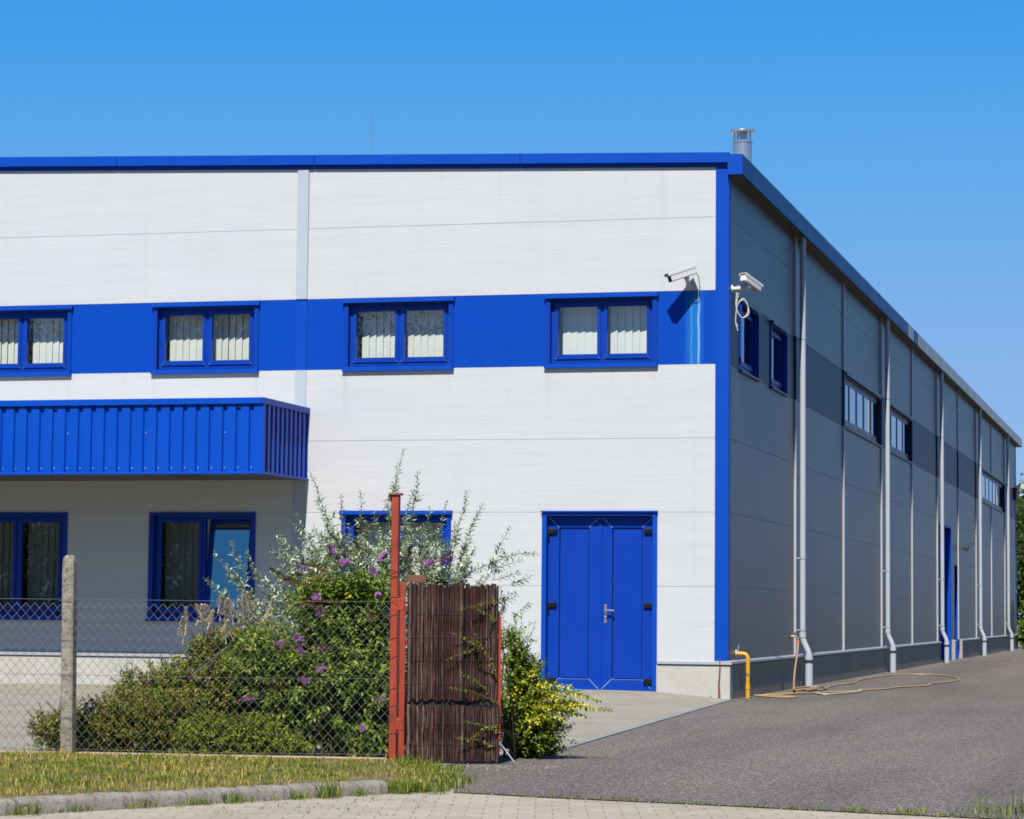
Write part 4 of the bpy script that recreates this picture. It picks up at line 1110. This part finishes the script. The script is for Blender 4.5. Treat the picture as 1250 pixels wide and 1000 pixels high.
# yellowing shrub right of the gate
t = empty('yellowing_shrub', (.95, -14.5, 0), 'straggling shrub with bright yellow leaves beside the gate leaf', 'shrub')
off = Vector(t.location)
rnd = random.Random(91)
f1, s1 = mass(t, rnd, [((-.05, .0, .34), (.24, .25, .36)), ((.12, -.02, .22), (.26, .24, .24)), ((.0, .05, .62), (.18, .2, .26)), ((-.12, .0, .8), (.12, .16, .25))], 520, .045, .014, .028, .19, M['leaf_dark'], 18, (-.08, 0, 0), .25)
fb, st = MB(), MB()
for (tx, ty, bx, by, sg) in [(745, 866, 640, 870, .06), (735, 856, 650, 850, .1), (700, 838, 630, 850, .1), (690, 880, 640, 880, .1), (705, 862, 635, 870, .12), (668, 832, 630, 860, .1), (715, 875, 640, 868, .1), (675, 905, 640, 880, .1), (655, 820, 625, 850, .1), (690, 850, 632, 868, .14), (720, 862, 645, 862, .1), (660, 850, 625, 870, .1),
                             (640, 830, 622, 860, .1), (668, 888, 632, 890, .1), (700, 872, 640, 872, .1), (680, 845, 635, 860, .12)]:
    Y = -14.55 + rnd.uniform(-.15, .15)
    pts = arc(at_y(bx, by, Y) - off, at_y(tx, ty, Y - .05) - off, rnd, 6, sg, .01)
    twig_leaves(fb, st, pts, rnd, .055, .020, .019, .35, .8, .004)
    for q in range(4):
        i = rnd.randint(1, 4); d = ((pts[i+1] - pts[i]).normalized()*.5 + rvec(rnd)*.7).normalized(); ln = rnd.uniform(.06, .14)
        twig_leaves(fb, st, [pts[i], pts[i] + d*ln*.5, pts[i] + d*ln + Vector((0, 0, -.02))], rnd, .045, .015, .022, .3, .8, .003)
fb.build('yellow_foliage', M['leaf_yel'], t, fix=False); st.build('stem', M['twig'], t, fix=False)
fb, st = MB(), MB()
for (tx, ty, bx, by) in [(637, 746, 628, 850), (654, 757, 625, 840), (648, 792, 622, 850), (630, 752, 620, 840), (656, 797, 630, 850), (615, 750, 612, 840), (622, 770, 615, 850), (640, 780, 620, 850), (650, 810, 625, 860)]:
    Y = -14.5 + rnd.uniform(-.1, .2); pts = arc(at_y(bx, by, Y) - off, at_y(tx, ty, Y) - off, rnd, 6, .04, .01)
    twig_leaves(fb, st, pts, rnd, .034, .008, .022, .1, .8, .004)
    for q in range(5):
        i = rnd.randint(1, 5); d = ((pts[i+1] - pts[i]).normalized()*.4 + rvec(rnd)*.8).normalized(); ln = rnd.uniform(.06, .15)
        twig_leaves(fb, st, [pts[i], pts[i] + d*ln*.5, pts[i] + d*ln], rnd, .03, .008, .02, .1, .8, .002)
# thin sprays trailing across the canes of the gate
for (tx, ty, bx, by) in [(545, 805, 606, 790), (560, 745, 607, 735), (550, 772, 600, 800), (548, 840, 608, 858), (575, 760, 590, 840), (565, 880, 608, 895), (555, 900, 607, 912), (580, 780, 605, 830), (585, 745, 606, 760), (560, 820, 600, 850), (570, 905, 608, 885)]:
    Y = -15.52
    g0 = at_y(bx, by, -15.38) - off
    st.tube(arc((-.02, -.25, 0), g0, rnd, 4, .05), [.005, .005, .004, .003, .003], 4)
    pts = arc(g0, at_y(tx, ty, -15.62) - off, rnd, 6, .05, .006)
    twig_leaves(fb, st, pts, rnd, .028, .007, .020, .1, .8, .002)
fb.build('foliage', M['leaf_lime'], t, fix=False); st.build('stem', M['twig'], t, fix=False)

# ------------------------------------------------------------------ verge, kerb stones, grass
K0, K1 = Vector((-.35, -21.16, 0)), Vector((1.13, -18.68, 0))
kd = (K1 - K0).normalized(); kn = Vector((-kd.y, kd.x, 0))      # kn points to the verge
Lk = (K1 - K0).length
vm = MB()
poly = [K0 - kd*5.0 + kn*.10, K1 + kn*.10 - kd*.05, K1 + kd*.05 + kn*.05, K1 + kd*.5 - kn*.02, Vector((1.42, -18.3, 0)), Vector((1.14, -17.3, 0)), Vector((.58, -16.0, 0)), fpos(.2, .05), fpos(-7.5, .05), Vector((-7.5, -20, 0)), Vector((-6.2, -23.6, 0)), K0 - kd*5.15 + kn*.2]
vz = [.062, .065, .03, -.006, -.012, -.006, .004, .03, .004, .004, .004, .004]
vm.add([(p.x, p.y, z) for p, z in zip(poly, vz)], [tuple(range(len(poly)))])
vo = vm.build('verge', M['verge'], fix=False)
bmv = bmesh.new(); bmv.from_mesh(vo.data); bmesh.ops.triangulate(bmv, faces=bmv.faces); bmv.to_mesh(vo.data); bmv.free()
for pl in vo.data.polygons:
    if pl.normal.z < 0: pl.flip()
tag(vo, kind='structure')
# kerb stones: rounded concrete lengths, one object each
def kerb_mesh(seed, ln):
    rnd = random.Random(seed); mb = MB()
    prof = [(.0, -.06), (.0, .05), (.012, .070), (.035, .082), (.075, .087), (.11, .083), (.12, .075), (.12, -.06)]
    n = len(prof); nseg = 6; vs = []; fs = []
    for i in range(nseg + 1):
        e = .012 if i in (0, nseg) else 0
        for a, b in prof:
            q = e*(.6 if b > 0 else 0)
            vs.append((ln*i/nseg, a + (q if a < .06 else -q) + rnd.uniform(-.002, .002), b - q + rnd.uniform(-.002, .002)))
    for i in range(nseg):
        for k in range(n - 1): fs.append((i*n+k, i*n+k+1, (i+1)*n+k+1, (i+1)*n+k))
    fs += [tuple(range(n)), tuple(nseg*n + k for k in range(n))[::-1]]
    mb.add(vs, fs); return mb
ks = .395; n_k = 0; s = Lk - .01
rnd = random.Random(8); meshes = []
while s > -4.8:
    ln = ks - .012
    p = K0 + kd*(s - ln)
    if n_k < 3:
        o = kerb_mesh(50 + n_k, ln).build('kerb_stone', M['kerb'], smooth=True); meshes.append(o.data)
    else:
        o = bpy.data.objects.new('kerb_stone', meshes[n_k % 3]); COL.objects.link(o)
    o.location = p + Vector((rnd.uniform(-.004, .004), rnd.uniform(-.004, .004), rnd.uniform(-.006, .004)))
    o.rotation_euler = (0, rnd.uniform(-.008, .008), math.atan2(kd.y, kd.x) + rnd.uniform(-.008, .008))
    lab = 'rounded grey concrete kerb stone in the row edging the grass verge'
    if n_k == 0: lab = 'last kerb stone of the row, its end buried in grass below the red post'
    tag(o, lab, 'kerb stone', 'kerb stones along the verge')
    s -= ks; n_k += 1

def blade(mb, rnd, p, h, w, lean):
    a = rnd.uniform(0, 6.28); d = Vector((math.cos(a), math.sin(a), 0)); s = Vector((-d.y, d.x, 0))*w
    m = p + Vector((0, 0, h*.6)) + d*lean*h*.35; q = p + Vector((0, 0, h*rnd.uniform(.8, 1))) + d*lean*h
    n = len(mb.v)
    mb.v += [tuple(p - s), tuple(p + s), tuple(m + s*.7), tuple(m - s*.7), tuple(q)]
    mb.f += [(n, n+1, n+2, n+3), (n+3, n+2, n+4)]; mb.m += [0, 0]
def inside(poly, x, y):
    c = False; j = len(poly) - 1
    for i in range(len(poly)):
        if (poly[i].y > y) != (poly[j].y > y) and x < (poly[j].x - poly[i].x)*(y - poly[i].y)/(poly[j].y - poly[i].y) + poly[i].x: c = not c
        j = i
    return c
from mathutils import noise as mnoise
rnd = random.Random(17)
dry, green = MB(), MB()
cnt = 0
while cnt < 42000:
    x, y = rnd.uniform(-4.2, 1.5), rnd.uniform(-22.6, -15.7)
    if not inside(poly, x, y): continue
    if x < -3.6 - .0*(y) and rnd.random() < .6: continue
    nz = mnoise.noise(Vector((x*1.6, y*1.1, 0))); n2 = mnoise.noise(Vector((x*4.5, y*3, 7)))
    if n2 < -.18 and rnd.random() < .85: continue
    z = .02 + .05*min(1, max(0, (-15.8 - y)/4))
    far = y > -16.4
    h = rnd.uniform(.014, .042)*(1 + .8*max(0, n2)) * (.8 if y > -15.95 else 1)
    if rnd.random() < .035: h *= 2.0
    kdist = (Vector((x, y, 0)) - K0).dot(kn)
    if kdist < .45 and rnd.random() < .45: continue
    if y > -15.85 and x > -.7 and rnd.random() < .7: continue
    if y > -15.95 and x < -.7 and rnd.random() < .5: h *= 1.7
    blade(green if rnd.random() < .44 + 1.0*nz - (.25 if kdist < .4 else 0) else dry, rnd, Vector((x, y, z)), h, rnd.uniform(.0016, .0034), rnd.uniform(.1, .9)); cnt += 1
for k in range(14000):
    x, y = rnd.uniform(-7.3, -3.6), rnd.uniform(-25, -15.8)
    if not inside(poly, x, y): continue
    blade(green if rnd.random() < .45 else dry, rnd, Vector((x, y, .0 + .04*min(1, max(0, (x + 7.4)/3)))), rnd.uniform(.03, .07), rnd.uniform(.002, .004), rnd.uniform(.1, .9))
for k in range(5000):
    x, y = rnd.uniform(-4, -.2), rnd.uniform(-25.2, -22.4)
    if inside(poly, x, y): blade(green if rnd.random() < .45 else dry, rnd, Vector((x, y, .045)), rnd.uniform(.03, .06), rnd.uniform(.002, .004), rnd.uniform(.1, .9))
o = dry.build('verge_grass', M['grass'], fix=False); tag(o, 'half dry grass covering the verge between kerb and fence', 'grass', kind='stuff')
o = green.build('verge_grass', M['grass_green'], fix=False); tag(o, 'fresher green grass growing among the dry grass of the verge', 'grass', kind='stuff')
# weeds along kerb, pavement edge, gate foot and the lower right corner
wd = MB()
def tuft(x, y, n, r, h, z=0.):
    for k in range(n):
        a = rnd.uniform(0, 6.28); q = r*math.sqrt(rnd.random())
        blade(wd, rnd, Vector((x + q*math.cos(a), y + q*math.sin(a), z)), h*rnd.uniform(.4, 1.1), rnd.uniform(.0018, .0035), rnd.uniform(.2, 1.0))
for s_, n, r, h in ((-1.3, 160, .2, .10), (-.9, 200, .25, .10), (-.55, 170, .22, .09), (-.2, 60, .1, .05), (.15, 70, .08, .09), (.5, 30, .05, .05), (.98, 40, .06, .07), (1.35, 30, .06, .05), (1.62, 60, .07, .09), (2.12, 40, .06, .07), (2.35, 110, .09, .14), (2.6, 40, .06, .07)):
    p = K0 + kd*s_ - kn*.03; tuft(p.x, p.y, n, r, h)
for k in range(80):
    p = K0 + kd*rnd.uniform(-1.5, Lk) - kn*abs(rnd.gauss(0, .06)); tuft(p.x, p.y, 7, .04, .035)
for x, y, n, r, h in ((1.18, -18.35, 150, .16, .085), (1.22, -17.6, 160, .18, .09), (1.36, -18.1, 90, .10, .12), (.95, -17.0, 200, .2, .09), (.62, -16.3, 200, .16, .10), (.42, -16.05, 120, .12, .11), (.85, -16.4, 120, .12, .08), (1.38, -18.55, 80, .10, .08), (1.17, -18.62, 200, .08, .09), (1.2, -18.5, 160, .1, .10),
                      (5.02, -18.95, 90, .2, .07), (5.2, -18.7, 110, .18, .10), (4.80, -18.95, 40, .16, .06), (4.80, -18.6, 7, .04, .12), (5.02, -18.5, 8, .05, .13), (5.2, -18.4, 26, .12, .10), (4.45, -19.15, 60, .1, .05), (4.1, -19.1, 40, .08, .04)):
    tuft(x, y, n, r, h)
for k in range(170):
    x = rnd.uniform(1.4, 6.2); y = -18.42 - .262*(x - 1.47) + rnd.gauss(0, .04); tuft(x, y, 5, .04, .022)
for k in range(60):
    p = Vector((rnd.uniform(-.2, 1.9), rnd.uniform(-20.6, -18.9), 0))
    if (p - K0).dot(kn) < -.05: tuft(p.x, p.y, 4, .05, .018)
for x in (-.75, -.6, -.35, -.2, -1.2, -2.9, -3.3, .15): tuft(x, -.09, 8, .05, .04, .02)
for k in range(520):        # flat rosettes and clover among the blades
    x, y = rnd.uniform(-4, 1.4), rnd.uniform(-22.4, -15.9)
    if not inside(poly, x, y) or mnoise.noise(Vector((x*2.2, y*1.6, 3))) < .02: continue
    c = Vector((x, y, .03 + .045*min(1, max(0, (-15.8 - y)/4))))
    for q in range(rnd.randint(5, 10)):
        a = rnd.uniform(0, 6.28); leaf(wd, c + Vector((rnd.uniform(-.03, .03), rnd.uniform(-.03, .03), 0)), Vector((math.cos(a), math.sin(a), rnd.uniform(.1, .9))).normalized(), Vector((0, 0, 1)), rnd.uniform(.02, .05), rnd.uniform(.006, .013))
o = wd.build('weeds', M['grass_green'], fix=False); tag(o, 'weeds sprouting along the kerb, the pavement edge and the gate foot', 'weeds', kind='stuff')

# loose grit and dry litter swept against the gate, the kerb and the wall
gm = MB(); rnd = random.Random(23)
def stone(x, y, r, z=.0):
    vs = [Vector((x, y, z)) + Vector((math.cos(a)*r*rnd.uniform(.7, 1.2), math.sin(a)*r*rnd.uniform(.7, 1.2), 0)) for a in (0, 1.3, 2.5, 3.8, 5.1)]
    n = len(gm.v); gm.v += [tuple(p) for p in vs] + [(x, y, z + r*rnd.uniform(.5, .9))]
    gm.f += [(n+i, n+(i+1) % 5, n+5) for i in range(5)]; gm.m += [0]*5
for k in range(260): stone(rnd.uniform(.3, 1.5), -15.75 + rnd.gauss(0, .22), rnd.uniform(.003, .010))
for k in range(420): stone(.08 + abs(rnd.gauss(0, .28)), rnd.uniform(.2, 58), rnd.uniform(.004, .013))
for k in range(320):
    p = K0 + kd*rnd.uniform(-1.8, Lk + .3) - kn*abs(rnd.gauss(0, .1)); stone(p.x, p.y, rnd.uniform(.003, .010), -.008)
for k in range(260):
    x = rnd.uniform(1.4, 6); stone(x, -18.42 - .262*(x - 1.47) + rnd.gauss(0, .10), rnd.uniform(.003, .009), -.004)
for k in range(500): stone(rnd.uniform(.3, 6), rnd.uniform(-18.4, -2), rnd.uniform(.002, .007))
o = gm.build('grit', M['grit'], fix=False); tag(o, 'loose grit and small stones scattered along the gate, kerb and wall', 'grit', kind='stuff')

# ------------------------------------------------------------------ trees
def tree(name, label, loc, H, crown, n, seed, mat, cat='tree', group=None, L=.16, low=.25):
    rnd = random.Random(seed); t = empty(name, loc, label, cat, group)
    st, fb = MB(), MB()
    tp = [Vector((0, 0, -.1))]
    for i in range(1, 7): tp.append(Vector((rnd.uniform(-.1, .1)*i*.4, rnd.uniform(-.1, .1)*i*.4, H*.8*i/6)))
    st.tube(tp, [H*.028*(1 - .13*i) for i in range(7)], 8)
    ends = []
    for k in range(26):
        i = rnd.randint(1, 5); b = tp[i].lerp(tp[i+1], rnd.random()); u = rvec(rnd)
        q = (b.z/H)
        rad = crown*math.sin(min(1, max(.15, q + .15))*math.pi*.85)*rnd.uniform(.6, 1.05)
        e = b + Vector((u.x, u.y, 0)).normalized()*rad + Vector((0, 0, rnd.uniform(.05, .3)*H*.5))
        pts = arc(b, e, rnd, 5, .08, .05); st.tube(pts, [H*.010*(1 - .16*j) for j in range(6)], 5, caps=False)
        ends += pts[2:]
    ends += tp[3:]
    for k in range(n):
        c = rnd.choice(ends); g = crown*.24
        p = c + Vector((rnd.gauss(0, g), rnd.gauss(0, g), rnd.gauss(0, g*.8)))
        if p.z < H*low*.6: continue
        for q in range(5):
            leaf(fb, p + rvec(rnd)*L*1.1, rvec(rnd), rvec(rnd), L*rnd.uniform(.6, 1.3), L*.3*rnd.uniform(.7, 1.2))
    st.build('trunk', M['bark'], t, fix=False, smooth=True); fb.build('crown', mat, t, fix=False)
    return t
tree('garden_tree', 'dark leafy tree just beyond the far end of the side wall', (-2.6, 93, 0), 7.0, 3.0, 9000, 3, M['leaf_tree'], low=.03)
t = empty('ivy_bush', (.35, 57.2, 0), 'green bush growing round the last downpipe at the far end of the wall', 'shrub')
rnd = random.Random(5)
mass(t, rnd, [((.05, .4, .6), (.35, .6, .6)), ((.1, .6, 1.2), (.3, .5, .6)), ((.35, 1.2, .5), (.5, .7, .6))], 420, .12, .045, .07, .4, M['leaf_dark'], 8, None, .2)
lab = 'leafy tree across the street, seen mirrored in the front windows'
for k, (x, y, h, c) in enumerate(((-20, -55, 13.5, 4.6), (-28, -54, 15, 5.2), (-37, -53, 15, 5.4), (-46, -54, 14, 5.2), (-55, -56, 15, 5.4), (-12.5, -60, 9.5, 3.6), (-3, -60, 12, 4.6), (6, -60, 13, 4.8), (16, -59, 13, 4.8), (26, -60, 12, 4.6))):
    tree('street_tree', lab, (x, y, 0), h, c, 5200, 40 + k, M['leaf_tree'], 'tree', 'trees across the street', .16, .12)

# tall hedge on the far side of the street (mirrored in the lower front windows)
t = empty('street_hedge', (-35, -61, 0), 'long dark hedge across the street, mirrored low in the shaded front windows', 'hedge')
rnd = random.Random(66); fb = MB(); st = MB()
for k in range(30000):
    x = rnd.uniform(-34, 34); y = rnd.uniform(-1.1, 1.1); z = rnd.uniform(0, 4.6 + .5*math.sin(x*.7) + .4*math.sin(x*1.9))
    leaf(fb, Vector((x, y, z)), rvec(rnd), rvec(rnd), rnd.uniform(.25, .5), rnd.uniform(.08, .16))
for x in range(-33, 34, 3): st.tube([(x, 0, -.1), (x + .2, .1, 2), (x - .1, .2, 4)], [.09, .06, .02], 6)
st.tube([(-33, 0, .4), (33, 0, .4)], .02, 4)
fb.build('foliage', M['leaf_tree'], t, fix=False); st.build('stem', M['bark'], t, fix=False)

# every base colour a quarter darker, for the longer exposure above
KALB = .77
for m in bpy.data.materials:
    if not m.use_nodes: continue
    N, L = m.node_tree.nodes, m.node_tree.links
    K = .93 if m.name.endswith(('_leaf', '_blade')) else KALB
    for n in list(N):
        sock = n.inputs.get('Base Color') if n.type == 'BSDF_PRINCIPLED' else (n.inputs.get('Color') if n.type == 'BSDF_TRANSLUCENT' else None)
        if sock is None: continue
        if sock.is_linked:
            src = sock.links[0].from_socket
            mx = N.new('ShaderNodeMix'); mx.data_type = 'RGBA'; mx.blend_type = 'MULTIPLY'; mx.inputs['Factor'].default_value = 1
            L.new(src, mx.inputs['A']); mx.inputs['B'].default_value = (K, K, K, 1); L.new(mx.outputs['Result'], sock)
        else:
            c = sock.default_value; sock.default_value = (c[0]*K, c[1]*K, c[2]*K, 1)
        sp = n.inputs.get('Specular IOR Level')
        if sp: sp.default_value *= .8
